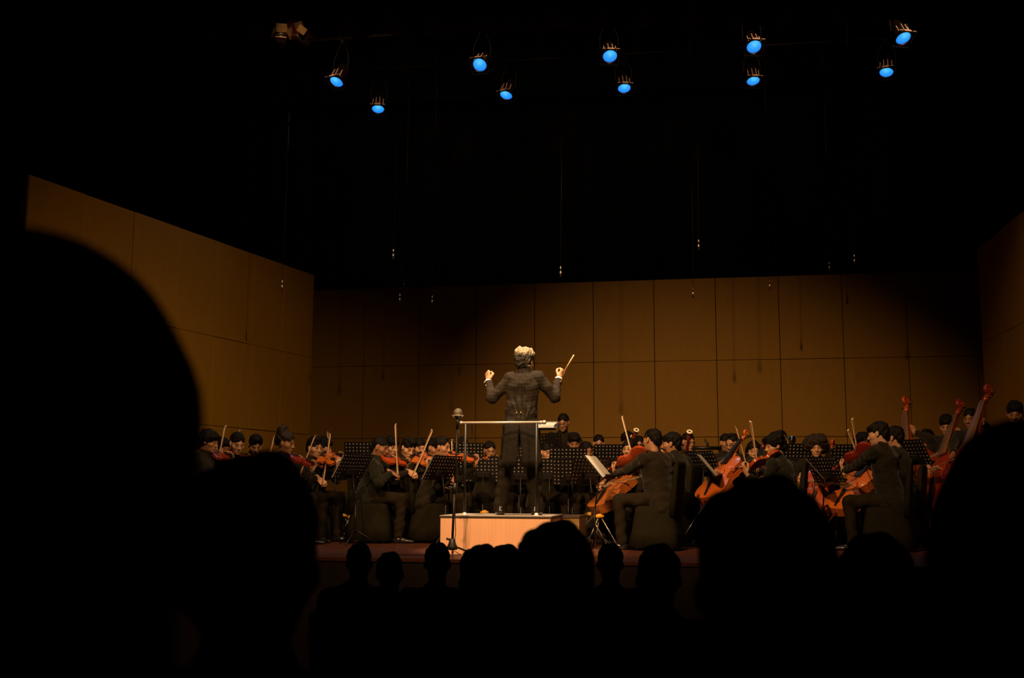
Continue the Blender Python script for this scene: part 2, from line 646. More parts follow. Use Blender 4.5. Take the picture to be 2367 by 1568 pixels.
def shell_wall(name, A, B, ts, zs, label, seed):
    """backing frame with separate wood panels hung on it; ts: panel breaks along A-B, zs: heights of the joints"""
    rnd = random.Random(seed)
    A, B = Vector((*A, 0)), Vector((*B, 0))
    e = (B - A)
    L = e.length
    ex = e.normalized()
    nrm = Vector((ex.y, -ex.x, 0))           # towards the players
    if nrm.dot(Vector((1.5, 13, 0)) - A) < 0:
        nrm = -nrm
    t0, t1 = min(ts), max(ts)
    m = MB()
    rot = Matrix((ex, -nrm if ex.cross(-nrm).z > 0 else nrm, Vector((0, 0, 1)))).transposed()
    mid = A + e * ((t0 + t1) / 2) - nrm * 0.075 + Vector((0, 0, zs[-1] / 2 - 0.01))
    m.box(mid, (L * (t1 - t0) - 0.02, 0.09, zs[-1] - 0.03), rot)
    root = m.build(name, 'shell_frame')
    struct(root)
    root['label'] = label
    for i in range(len(ts) - 1):
        for j in range(len(zs) - 1):
            c = A + e * ((ts[i] + ts[i + 1]) / 2) + Vector((0, 0, (zs[j] + zs[j + 1]) / 2))
            w = L * abs(ts[i + 1] - ts[i]) - 0.008
            g0, g1 = (0.001 if zs[j] == 2.70 else 0.0045), (0.001 if zs[j + 1] == 2.70 else 0.0045)
            hh = zs[j + 1] - zs[j] - g0 - g1
            p = MB()
            c = c + nrm * rnd.uniform(-0.006, 0.004)
            tilt = Matrix.Rotation(rnd.gauss(0, 0.0035), 3, 'X') @ Matrix.Rotation(rnd.gauss(0, 0.003), 3, 'Z')
            p.box((0, 0, 0), (w, 0.036, hh))
            o = p.build('panel', 'shell_panel', root)
            o.matrix_local = Matrix.Translation(c) @ (rot @ tilt).to_4x4()
            bv = o.modifiers.new('bevel', 'BEVEL')
            bv.width = 0.004
            bv.segments = 1
    return root


ZS = [0.0, 0.30, 1.48, 2.70, 4.04]
pBL = at(725, 668, 18.40)
pBR = at(2260, 618, 16.42)
bA, bB = (pBL.x, pBL.y), (pBR.x, pBR.y)
us = [842, 970, 1101, 1236, 1372, 1513, 1656, 1803, 1950, 2099, 2258]
ts = [wall_hit(bA, bB, u, 800) for u in us]
st = (ts[-1] - ts[0]) / (len(ts) - 1)
ts = [ts[0] - 2 * st, ts[0] - st] + ts + [ts[-1] + st * 0.6]
shell_wall('wall_back', bA, bB, ts, ZS, 'brown wood panelled back wall of the concert shell', 1)

pL0, pL1 = at(68, 387, 11.52), at(725, 632, 17.08)
lA, lB = (pL0.x, pL0.y), (pL1.x, pL1.y)
lts = [wall_hit(lA, lB, u, v) for u, v in ((68, 387), (197, 437), (310, 478), (414, 517), (503, 549), (587, 581), (657, 607), (725, 632))]
shell_wall('wall_left', lA, lB, lts, ZS, 'brown wood panelled left wall of the concert shell', 2)

pR1, pR0 = at(2261, 570, 15.0), at(2366, 477, 12.9)
rA, rB = (pR0.x, pR0.y), (pR1.x, pR1.y)
shell_wall('wall_right', rA, rB, [-0.95, -0.47, 0.0, 0.5, 1.0], ZS, 'brown wood panelled right wall of the concert shell', 3)

# --- stage floor of long boards, stage front, hall floor
SA = R(9.5)                                   # the stage stands turned by this much against the view
sx = Vector((math.cos(SA), -math.sin(SA), 0))
sy = Vector((math.sin(SA), math.cos(SA), 0))
S0 = Vector((0.0, 9.95, 0))                  # a point on the stage edge


def stg(a, b, z=0.0):
    return S0 + sx * a + sy * b + Vector((0, 0, z))


SROT = Matrix((sx, sy, Vector((0, 0, 1)))).transposed()
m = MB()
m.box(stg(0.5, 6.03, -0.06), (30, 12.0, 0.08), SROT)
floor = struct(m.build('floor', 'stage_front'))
floor['label'] = 'dark red brown wooden stage floor'
nbd = 0
bw = 0.14
for k in range(80):                           # boards run along the stage edge
    b0 = k * bw
    if k < 30:
        x = -9.0 + (k % 3) * 0.9
        while x < 9.0:
            m = MB()
            ln = 2.7
            m.box((0, 0, 0), (ln - 0.005, bw - 0.004, 0.024))
            o = m.build('board', 'stage_wood', floor)
            o.matrix_local = Matrix.Translation(stg(x + ln / 2, b0 + bw / 2, -0.012 + random.uniform(-0.0008, 0.0))) @ SROT.to_4x4()
            x += ln
    else:
        break
m = MB()
m.box(stg(0, 30 * bw + (12.0 - 30 * bw) / 2, -0.012), (30, 12.0 - 30 * bw, 0.024), SROT)
o = m.build('rear_boards', 'stage_wood', floor)
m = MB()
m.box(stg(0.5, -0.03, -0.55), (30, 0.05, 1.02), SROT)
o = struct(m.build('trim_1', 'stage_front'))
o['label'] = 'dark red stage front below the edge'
m = MB()
m.box(stg(0.5, -0.025, -0.012), (30, 0.05, 0.03), SROT)
o = struct(m.build('trim_2', 'stage_wood'))
o['label'] = 'wooden nosing along the stage edge'


def hall_z(Y):
    return -0.5 - 0.065 * Y


m = MB()
xs = 16
m.add([(-xs, -6, hall_z(-6)), (xs, -6, hall_z(-6)), (xs, 13, hall_z(13)), (-xs, 13, hall_z(13)),
       (-xs, -6, -2.2), (xs, -6, -2.2), (xs, 13, -2.2), (-xs, 13, -2.2)],
      [(0, 1, 2, 3), (7, 6, 5, 4), (0, 4, 5, 1), (1, 5, 6, 2), (2, 6, 7, 3), (3, 7, 4, 0)])
o = struct(m.build('floor_hall', 'hall_carpet'))
o['label'] = 'unlit carpeted hall floor sloping to the stage'


# --- drapes: heavy cloth with round folds
def drape(name, A, B, z0, z1, pitch, depth, mname, label, seed=0, kind=None):
    rnd = random.Random(seed)
    A, B = Vector((*A, 0)), Vector((*B, 0))
    e = B - A
    n = max(8, int(e.length / pitch) * 8)
    nrm = Vector((-e.y, e.x, 0)).normalized()
    ph = [rnd.uniform(0.7, 1.3) for _ in range(n // 8 + 2)]
    front, back = [], []
    for i in range(n + 1):
        w = math.sin(i / 8 * 2 * math.pi) * depth * ph[i // 8]
        p = A + e * (i / n) + nrm * w
        front.append(p)
        back.append(p + nrm * 0.012)
    vs, fs = [], []
    for z, s in ((z0, 1.15), (z0 + 0.3 * (z1 - z0), 1.0), (z1, 0.8)):
        for p in front + back:
            vs.append((p.x, p.y, z))
    c = 2 * (n + 1)
    for r in range(2):
        for i in range(n):
            a = r * c + i
            fs.append((a, a + 1, a + 1 + c, a + c))
            a = r * c + n + 1 + i
            fs.append((a + 1, a, a + c, a + 1 + c))
    for i in range(n):
        fs.append((i + 1, i, n + 1 + i, n + 2 + i))
    m = MB()
    m.add(vs, fs, True)
    return tag(m.build(name, mname), label, 'curtain', kind=kind)


drape('stage_curtain', (-12, 20.6), (14, 18.8), 0.0, 13.0, 0.5, 0.09, 'drape_black', 'black curtain hanging behind the concert shell', 3)
drape('leg_curtain', (-6.9, 18.7), (-5.2, 19.3), 0.0, 12.0, 0.36, 0.08, 'drape_black', 'narrow black side curtain behind the left shell wall', 4)
drape('leg_curtain', (8.2, 15.2), (10.4, 14.4), 0.0, 12.0, 0.36, 0.08, 'drape_black', 'narrow black side curtain behind the right shell wall', 5)
pv0, pv1 = at(-300, 112, 13.1), at(2650, -10, 12.0)
drape('valance', (pv0.x, pv0.y), (pv1.x, pv1.y), (pv0.z + pv1.z) / 2 - 0.12, 9.5, 0.55, 0.07, 'drape_red', 'dark red valance across the top of the stage opening', 6)

# ================================================================== PODIUM, RAIL, MICROPHONE, SCORE STAND
pod_fl = onz(1015, 1279.5, 0)                   # front left foot of the podium
PW, PD, PH = 1.13, 1.05, 0.375
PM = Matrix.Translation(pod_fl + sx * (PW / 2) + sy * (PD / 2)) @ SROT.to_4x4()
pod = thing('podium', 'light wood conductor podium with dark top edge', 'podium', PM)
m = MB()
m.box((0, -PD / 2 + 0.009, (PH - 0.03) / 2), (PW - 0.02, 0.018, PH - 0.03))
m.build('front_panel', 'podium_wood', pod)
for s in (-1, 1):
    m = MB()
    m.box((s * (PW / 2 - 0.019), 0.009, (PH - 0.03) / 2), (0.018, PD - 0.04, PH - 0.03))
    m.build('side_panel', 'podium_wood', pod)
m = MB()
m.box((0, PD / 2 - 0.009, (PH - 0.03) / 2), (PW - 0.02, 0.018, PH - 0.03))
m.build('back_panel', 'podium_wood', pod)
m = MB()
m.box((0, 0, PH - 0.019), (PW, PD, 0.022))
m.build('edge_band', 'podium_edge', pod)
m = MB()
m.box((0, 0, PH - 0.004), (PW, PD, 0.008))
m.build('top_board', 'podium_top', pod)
# a lower step box beside it, its dimmer light put into the wood colour
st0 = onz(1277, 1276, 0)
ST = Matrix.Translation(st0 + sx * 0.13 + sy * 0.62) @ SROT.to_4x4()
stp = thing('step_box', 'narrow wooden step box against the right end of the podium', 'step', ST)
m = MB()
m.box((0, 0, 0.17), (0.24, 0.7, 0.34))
m.build('step_body', 'step_wood_shaded', stp)
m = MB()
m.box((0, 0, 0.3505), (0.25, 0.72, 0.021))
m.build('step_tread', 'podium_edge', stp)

# rail: two posts standing on the podium's audience side
rail = thing('conductor_rail', 'steel safety rail with ball end on the podium', 'rail', PM)


def pod_local(p):
    return PM.inverted() @ p


yr = 0.06 - PD / 2
def rail_pt(u, v):
    """point on the rail's plane (parallel to the podium front)"""
    d = PM.to_3x3().inverted() @ ray(u, v)
    c = pod_local(CAM)
    t = (yr - c.y) / d.y
    return c + d * t


r0, r1 = rail_pt(1066, 978.5), rail_pt(1250, 976)
zr = (r0.z + r1.z) / 2
m = MB()
m.tube([(r0.x, yr, zr), (r1.x, yr, zr)], 0.0125, 12)
m.build('top_bar', 'steel_bar', rail)
m = MB()
m.lathe([(0.0, -0.022), (0.012, -0.02), (0.020, -0.01), (0.023, 0), (0.020, 0.01), (0.012, 0.02), (0.0, 0.022)], 14,
        Matrix.Translation((r1.x + 0.035, yr, zr)))
m.tube([(r1.x - 0.02, yr, zr), (r1.x + 0.02, yr, zr)], 0.016, 12)
m.build('ball_end', 'chrome', rail)
m = MB()
m.tube([(r0.x - 0.012, yr, zr), (r0.x + 0.012, yr, zr)], 0.016, 12)
m.build('end_cap', 'chrome', rail)
for u in (1075, 1240):
    px = rail_pt(u, 1080).x
    m = MB()
    m.tube([(px, yr, PH), (px, yr, zr - 0.01)], 0.0145, 10)
    m.build('post', 'rail_post', rail)
    m = MB()
    m.lathe([(0.04, PH), (0.04, PH + 0.006), (0.02, PH + 0.012), (0.016, PH + 0.03)], 14, Matrix.Translation((px, yr, 0)))
    m.build('base_plate', 'steel_bar', rail)


# microphone on a tall stand before the podium
def mic_stand(label, foot, top, head=True, legs=True):
    t = thing('microphone_stand', label, 'stand', foot)
    tp = Vector(top) - Vector(foot)
    m = MB()
    m.tube([(0, 0, 0.10), (tp.x * 0.5, tp.y * 0.5, tp.z * 0.52)], 0.0125, 10)
    m.build('lower_tube', 'black_metal', t)
    m = MB()
    m.tube([(tp.x * 0.49, tp.y * 0.49, tp.z * 0.5), tuple(tp)], 0.0085, 10)
    m.build('upper_tube', 'black_metal', t)
    m = MB()
    c = tp * 0.515
    m.tube([c - Vector((0, 0, 0.05)), c + Vector((0, 0, 0.05))], 0.02, 10)
    m.tube([c, c + Vector((-0.06, -0.02, 0.01))], 0.011, 8)
    m.build('clutch', 'black_plastic', t)
    m = MB()
    m.lathe([(0.028, 0.16), (0.034, 0.12), (0.05, 0.085), (0.05, 0.055), (0.02, 0.05)], 12)
    m.tube([(0, 0, 0.145), (-0.055, -0.02, 0.16)], 0.011, 8)
    m.build('hub', 'black_plastic', t)
    for a in (-28, 92, 212):
        m = MB()
        dx, dy = math.cos(R(a)), math.sin(R(a))
        m.tube([(dx * 0.03, dy * 0.03, 0.085), (dx * 0.28, dy * 0.28, 0.014)], 0.009, 8)
        m.tube([(dx * 0.265, dy * 0.265, 0.018), (dx * 0.295, dy * 0.295, 0.012)], 0.012, 8)
        m.build('leg', 'black_metal', t)
    return t


mf = onz(1045, 1284.5, 0)
mtop = at(1057, 985, mf.y + 0.02)
mic_stand('tall black microphone stand on a tripod in front of the podium', mf, mtop)
mm = thing('microphone', 'round grey microphone in a shock mount atop the tall stand', 'microphone', mtop)
m = MB()
c = at(1058.5, 957, mtop.y) - mtop
m.lathe([(0.0, -0.044), (0.030, -0.038), (0.044, -0.014), (0.047, 0.008), (0.040, 0.034), (0.024, 0.050), (0, 0.056)], 18, Matrix.Translation(c))
m.build('mesh_head', 'grey_mesh', mm)
m = MB()
m.tube([c + Vector((0, 0, -0.03)), (0, 0, -0.03)], 0.014, 12)
m.build('mic_body', 'black_metal', mm)
m = MB()
ring = [c + Vector((0.055 * math.cos(a), 0.055 * math.sin(a), -0.018)) for a in np.linspace(0, 2 * math.pi, 21)]
m.tube(ring, 0.0045, 6)
for a in (0.3, 1.9, 3.4, 5.0):
    m.tube([c + Vector((0.055 * math.cos(a), 0.055 * math.sin(a), -0.018)), c + Vector((0.016 * math.cos(a), 0.016 * math.sin(a), -0.055))], 0.004, 6)
m.build('shock_mount', 'steel_bar', mm)
m = MB()
cab = [mtop - mf + Vector((0.012, -0.012, -0.03))]
for i in range(1, 9):
    q = (mtop - mf) * (1 - i / 8) + Vector((0.018 + 0.012 * math.sin(i * 2.1), -0.016, 0.05))
    cab.append(q)
cab += [Vector((0.05, -0.05, 0.03)), Vector((0.09, -0.09, 0.008)), Vector((0.02, -0.14, 0.008)), Vector((-0.12, -0.12, 0.008)), Vector((-0.6, -0.05, 0.008))]
m.tube(cab, 0.004, 6)
o = m.build('microphone_cable', 'black_plastic')
o.location = mf
tag(o, 'thin black cable running down the tall microphone stand', 'cable')
# a second slim stand seen through the rail
f2 = onz(1097, 1236, 0)
f2 = Vector((f2.x, f2.y, 0))
mic_stand('slim black boom stand standing behind the rail on the left', f2, at(1091, 982, f2.y))

# ================================================================== LAMPS ON THE BARS
def blue_lamp(u, v, Y, tilt, yaw, label, bar):
    """par can: its lens centre is seen at (u, v); tilt: how far the beam points below the horizontal, yaw towards +X"""
    c = at(u, v, Y)
    axis = Vector((math.sin(R(yaw)) * math.cos(R(tilt)), -math.cos(R(yaw)) * math.cos(R(tilt)), -math.sin(R(tilt))))
    z = axis
    x = Vector((0, 0, 1)).cross(z).normalized()
    y = z.cross(x)
    fm = Matrix((x, y, z)).transposed().to_4x4()
    fm.translation = c
    t = thing('stage_lamp', label, 'lamp', fm, 'blue gelled stage lamps on the two bars')
    key = 'lamp'
    if key not in SHARE:
        d = {}
        m = MB()
        m.lathe([(0.05, -0.34), (0.075, -0.33), (0.085, -0.27), (0.092, -0.2), (0.108, -0.16), (0.112, 0.02), (0.106, 0.02), (0.1, -0.02)], 24, capends=False)
        d['housing'] = m.mesh('housing', 'lamp_black')
        m = MB()
        prof = [(0.0, 0.004), (0.05, 0.003), (0.085, 0.0), (0.1, -0.006), (0.1, -0.012), (0.0, -0.012)]
        m.lathe(prof, 28, capends=False)
        d['lens'] = m.mesh('lens', 'blue_lens')
        m = MB()
        for a, b in (((-0.125, 0.125), (0.125, 0.125)), ((-0.125, -0.125), (0.125, -0.125))):
            m.box(((a[0] + b[0]) / 2, a[1], 0.03), (0.26, 0.014, 0.02))
        for sx_ in (-1, 1):
            m.box((sx_ * 0.125, 0, 0.03), (0.014, 0.24, 0.02))
        d['gel_frame'] = m.mesh('gel_frame', 'lamp_yoke')
        m = MB()
        m.box((0, 0.128, 0.012), (0.10, 0.012, 0.035))
        for sx_ in (-1, 1):
            m.box((sx_ * 0.1, 0.128, 0.018), (0.05, 0.008, 0.016))
        d['clip'] = m.mesh('clip', 'lamp_glint')
        m = MB()
        m.box((0, 0, 0), (0.010, 0.008, 0.13))
        d['fin'] = m.mesh('fin', 'lamp_glint')
        SHARE[key] = d
    d = SHARE[key]
    hs = link('housing', d['housing'], t)
    link('lens', d['lens'], t)
    link('gel_frame', d['gel_frame'], t)
    link('clip', d['clip'], hs)
    for a in (-0.085, -0.03, 0.03, 0.085):
        link('fin', d['fin'], hs, Matrix.Translation((a, math.sqrt(0.108 ** 2 - a * a) + 0.004, -0.10)))
    # yoke from the housing sides up to the bar, in the lamp's frame
    inv = fm.inverted()
    bp = inv @ Vector((c.x, bar(c.x).y, bar(c.x).z))
    m = MB()
    top = bp
    for s in (-1, 1):
        m.tube([(s * 0.13, 0, -0.14), (s * 0.13, top.y * 0.45, -0.14 + (top.z + 0.14) * 0.45), (s * 0.03, top.y * 0.9, -0.14 + (top.z + 0.14) * 0.9)], 0.008, 6, flat=1.6)
    m.tube([Vector((0, top.y * 0.86, -0.14 + (top.z + 0.14) * 0.86)), top + (top - Vector((0, 0, -0.14))).normalized() * 0.03], 0.025, 8)
    m.build('yoke', 'lamp_yoke', t)
    sp = bpy.data.lights.new('blue_beam', 'SPOT')
    sp.energy = 34 if u < 1300 else (26 if u < 1600 else 15)
    sp.color = (0.55, 0.75, 1.0)
    sp.spot_size = R(50)
    sp.spot_blend = 0.7
    sp.shadow_soft_size = 0.09
    so = bpy.data.objects.new('blue_beam', sp)
    COL.objects.link(so)
    so.parent = t
    so.matrix_local = Matrix.Translation((0, 0, 0.06)) @ Matrix.Rotation(math.pi, 4, 'X')
    return t


SHARE = {}
front_px = [(778, 189, 15.42, 60, -28), (1109, 150, 15.05, 45, -16), (1410, 130, 14.7, 52, 3), (1743, 108, 14.3, 52, 3), (2088, 88, 13.93, 58, 12)]
rear_px = [(874, 252, 17.25, 65, 2), (1170, 220, 16.92, 63, -28), (1443, 204, 16.6, 62, 3), (1741, 187, 16.28, 65, 3), (2049, 167, 15.9, 63, -25)]


def bar_fn(px, dz):
    a, b = at(*px[0][:3]), at(*px[-1][:3])
    zz = max(at(*p[:3]).z for p in px) + dz

    def f(x):
        t = (x - a.x) / (b.x - a.x)
        p = a.lerp(b, t)
        return Vector((x, p.y + 0.16, zz))
    return f


wf, wr = bar_fn(front_px, 0.62), bar_fn(rear_px, 0.62)
ordn = ['leftmost', 'second', 'middle', 'fourth', 'rightmost']
for k, p in enumerate(front_px):
    blue_lamp(*p, 'blue glowing stage lamp, %s of the nearer higher row' % (ordn[k] if k in (0, 2, 4) else ordn[k] + ' from the left'), wf)
for k, p in enumerate(rear_px):
    blue_lamp(*p, 'blue glowing stage lamp, %s of the farther lower row' % (ordn[k] if k in (0, 2, 4) else ordn[k] + ' from the left'), wr)
for f, lab in ((wf, 'black lighting bar carrying the nearer row of blue lamps'), (wr, 'black lighting bar carrying the farther row of blue lamps')):
    t = thing('lighting_bar', lab, 'pipe', f(0))
    m = MB()
    m.tube([f(-8) - f(0), f(11) - f(0)], 0.025, 10)
    m.build('pipe', 'lamp_black', t)
    for x in (-6, -2, 2, 6, 9.5):
        m = MB()
        p = f(x) - f(0)
        m.tube([p, p + Vector((0, 0, 5))], 0.004, 5)
        m.build('hanging_cable', 'lamp_black', t)


# two unlit lamps with barn doors at the upper left
def barn_lamp(u, v, Y, yaw, label):
    c = at(u, v, Y)
    t = thing('barn_door_lamp', label, 'lamp', Matrix.Translation(c) @ Matrix.Rotation(R(yaw), 4, 'Z') @ Matrix.Rotation(R(-28), 4, 'X') @ Matrix.Scale(0.68, 4))
    m = MB()
    m.lathe([(0.05, -0.26), (0.085, -0.24), (0.10, -0.1), (0.105, 0.0), (0.098, 0.0), (0.09, -0.05), (0.0, -0.06)], 20, Matrix.Rotation(R(90), 4, 'X'), capends=False)
    m.build('housing', 'lamp_black', t)
    for s, nm in (((0, 0, 0.15), 'X'), ((0, 0, -0.15), 'X')):
        m = MB()
        m.box((0, -0.07, s[2]), (0.19, 0.15, 0.006), Matrix.Rotation(R(28 if s[2] < 0 else -28), 3, 'X'))
        m.build('barn_door', 'barn_metal', t)
    for s in (-1, 1):
        m = MB()
        m.box((s * 0.14, -0.07, 0), (0.006, 0.15, 0.17), Matrix.Rotation(R(-24 * s), 3, 'Z'))
        m.build('barn_door', 'barn_metal', t)
    m = MB()
    m.tube([(0, 0.1, 0.1), (0, 0.14, 0.45), (0, 0.2, 1.2)], 0.016, 8)
    m.build('hanger', 'lamp_black', t)
    return t


barn_lamp(650, 84, 12.5, 10, 'unlit stage lamp with bright barn doors at the upper left')
barn_lamp(690, 80, 12.6, -34, 'dimmer unlit barn door lamp beside the bright one at upper left')

# ================================================================== HANGING MICROPHONES
MICS = [(495, 330, 15.5, 'tiny hanging microphone high above the left shell wall'),
        (652, 660, 14.2, 'hanging microphone before the left shell wall'),
        (909, 588, 13.9, 'hanging microphone high above the front left violinists'),
        (924, 690, 15.5, 'hanging microphone before the dark left end of the back wall'),
        (934, 655, 17.2, 'faint hanging microphone at the upper left edge of the back wall'),
        (999, 694, 15.8, 'hanging microphone right of the one before the dark wall end'),
        (1296, 628, 13.9, 'hanging microphone on a long cable above and right of the conductor'),
        (1615, 566, 13.9, 'bright hanging microphone above the wall right of the centre'),
        (1602, 676, 14.8, 'hanging microphone with red tip before the wall right of centre'),
        (1779, 658, 15.2, 'hanging microphone with red tip before the right part of the wall'),
        (1917, 616, 15.8, 'faint hanging microphone at the upper right edge of the back wall'),
        (1975, 600, 14.2, 'hanging microphone highest above the right part of the wall')]
mat('mic_red', (0.30, 0.03, 0.015), 0.4, noise=0.1)
for i, (u, v, Y, lab) in enumerate(MICS):
    c = at(u, v, Y)
    t = thing('hanging_microphone', lab, 'microphone', c, 'choir microphones on cables')
    m = MB()
    m.lathe([(0.008, -0.075), (0.011, -0.07), (0.011, 0.0), (0.009, 0.01), (0.004, 0.05)], 10)
    m.build('mic_body', 'black_plastic', t)
    m = MB()
    m.lathe([(0.0115, -0.03), (0.013, -0.025), (0.013, -0.005), (0.0115, 0.0)], 10)
    m.build('ring', 'chrome', t)
    m = MB()
    m.lathe([(0.0085, 0.035), (0.010, 0.04), (0.010, 0.06), (0.004, 0.07)], 10)
    m.build('cable_boot', 'mic_red' if 'red tip' in lab else 'chrome', t)
    m = MB()
    m.tube([(0, 0, 0.05), (0.012, 0, 1.2), (0.03, 0.01, 9.5 - c.z)], 0.0035, 5)
    m.build('hanging_cable', 'black_plastic' if i not in (2, 6, 9) else 'rail_post', t)
# ================================================================== HEADS, HAIR, HANDS (shared shapes in local frames)
def rotm(axis, deg):
    return np.array(Matrix.Rotation(R(deg), 3, axis).transposed())


def head_prims(female=False, wide=1.0):
    j = 0.90 if female else 1.0
    w = wide
    P = [ell((0, -0.014, 0.036), (0.076 * w, 0.096, 0.083)),
         ell((0, 0.020, -0.028), (0.064 * w, 0.074, 0.082), 0.03),
         ell((0, 0.044, -0.086), (0.043 * w * j, 0.042, 0.032), 0.035),
         ell((0, 0.072, -0.106), (0.018, 0.016, 0.014), 0.025),
         ell((-0.046 * w, 0.052, -0.028), (0.022, 0.026, 0.022), 0.03),
         ell((0.046 * w, 0.052, -0.028), (0.022, 0.026, 0.022), 0.03),
         cone((-0.036, 0.080, 0.016), (0.036, 0.080, 0.016), 0.0105, 0.0105, 0.02),
         ell((-0.032, 0.096, -0.004), (0.019, 0.012, 0.0115), 0.012, op=-1),
         ell((0.032, 0.096, -0.004), (0.019, 0.012, 0.0115), 0.012, op=-1),
         ell((-0.032, 0.0775, -0.005), (0.0135, 0.012, 0.0105), 0.004),
         ell((0.032, 0.0775, -0.005), (0.0135, 0.012, 0.0105), 0.004),
         cone((0, 0.090, 0.002), (0, 0.110, -0.034), 0.0075, 0.0115, 0.014),
         ell((-0.012, 0.098, -0.038), (0.0085, 0.010, 0.008), 0.008),
         ell((0.012, 0.098, -0.038), (0.0085, 0.010, 0.008), 0.008),
         ell((0, 0.088, -0.0645), (0.025, 0.012, 0.0068), 0.010),
         ell((0, 0.087, -0.0735), (0.021, 0.012, 0.0072), 0.010),
         cone((0, -0.024, -0.055), (0, -0.032, -0.125), 0.050 * j, 0.050 * j, 0.04)]
    for s in (-1, 1):
        P.append(ell((s * 0.080 * w, -0.006, -0.012), (0.009, 0.019, 0.032), 0.010, rotm('X', 12)))
    return P


def head_mesh(key):
    k = ('head', key)
    if k in SHARE:
        return SHARE[k]
    hh = {'near': 0.0050, 'far': 0.0062, 'fem': 0.0054, 'rough': 0.011}[key]
    V, F = solid(head_prims(key == 'fem'), hh)
    T = np.ones((len(V), 3), dtype=np.float32)
    x, y, z = np.abs(V[:, 0]), V[:, 1], V[:, 2]

    def mix(w, c):
        w = np.clip(w, 0, 1)[:, None]
        T[:] = T * (1 - w) + A3(c) * w
    fr = (y > 0.05)
    brow = fr * np.clip(1.6 - np.sqrt(((x - 0.034) / 0.020) ** 2 + ((z - 0.0195 - 0.12 * (0.034 - np.abs(x - 0.036))) / 0.0052) ** 2), 0, 1)
    mix(brow * 1.0, (0.05, 0.04, 0.03))
    eye = fr * np.clip(1.7 - np.sqrt(((x - 0.032) / 0.0125) ** 2 + ((z + 0.004) / 0.0058) ** 2), 0, 1)
    mix(eye * 0.9, (0.14, 0.11, 0.10))
    lip = (y > 0.07) * np.clip(1.5 - np.sqrt((x / 0.020) ** 2 + ((z + 0.069) / 0.0085) ** 2), 0, 1)
    mix(lip * 0.7, (0.78, 0.48, 0.45))
    SHARE[k] = (V, F, T)
    return SHARE[k]


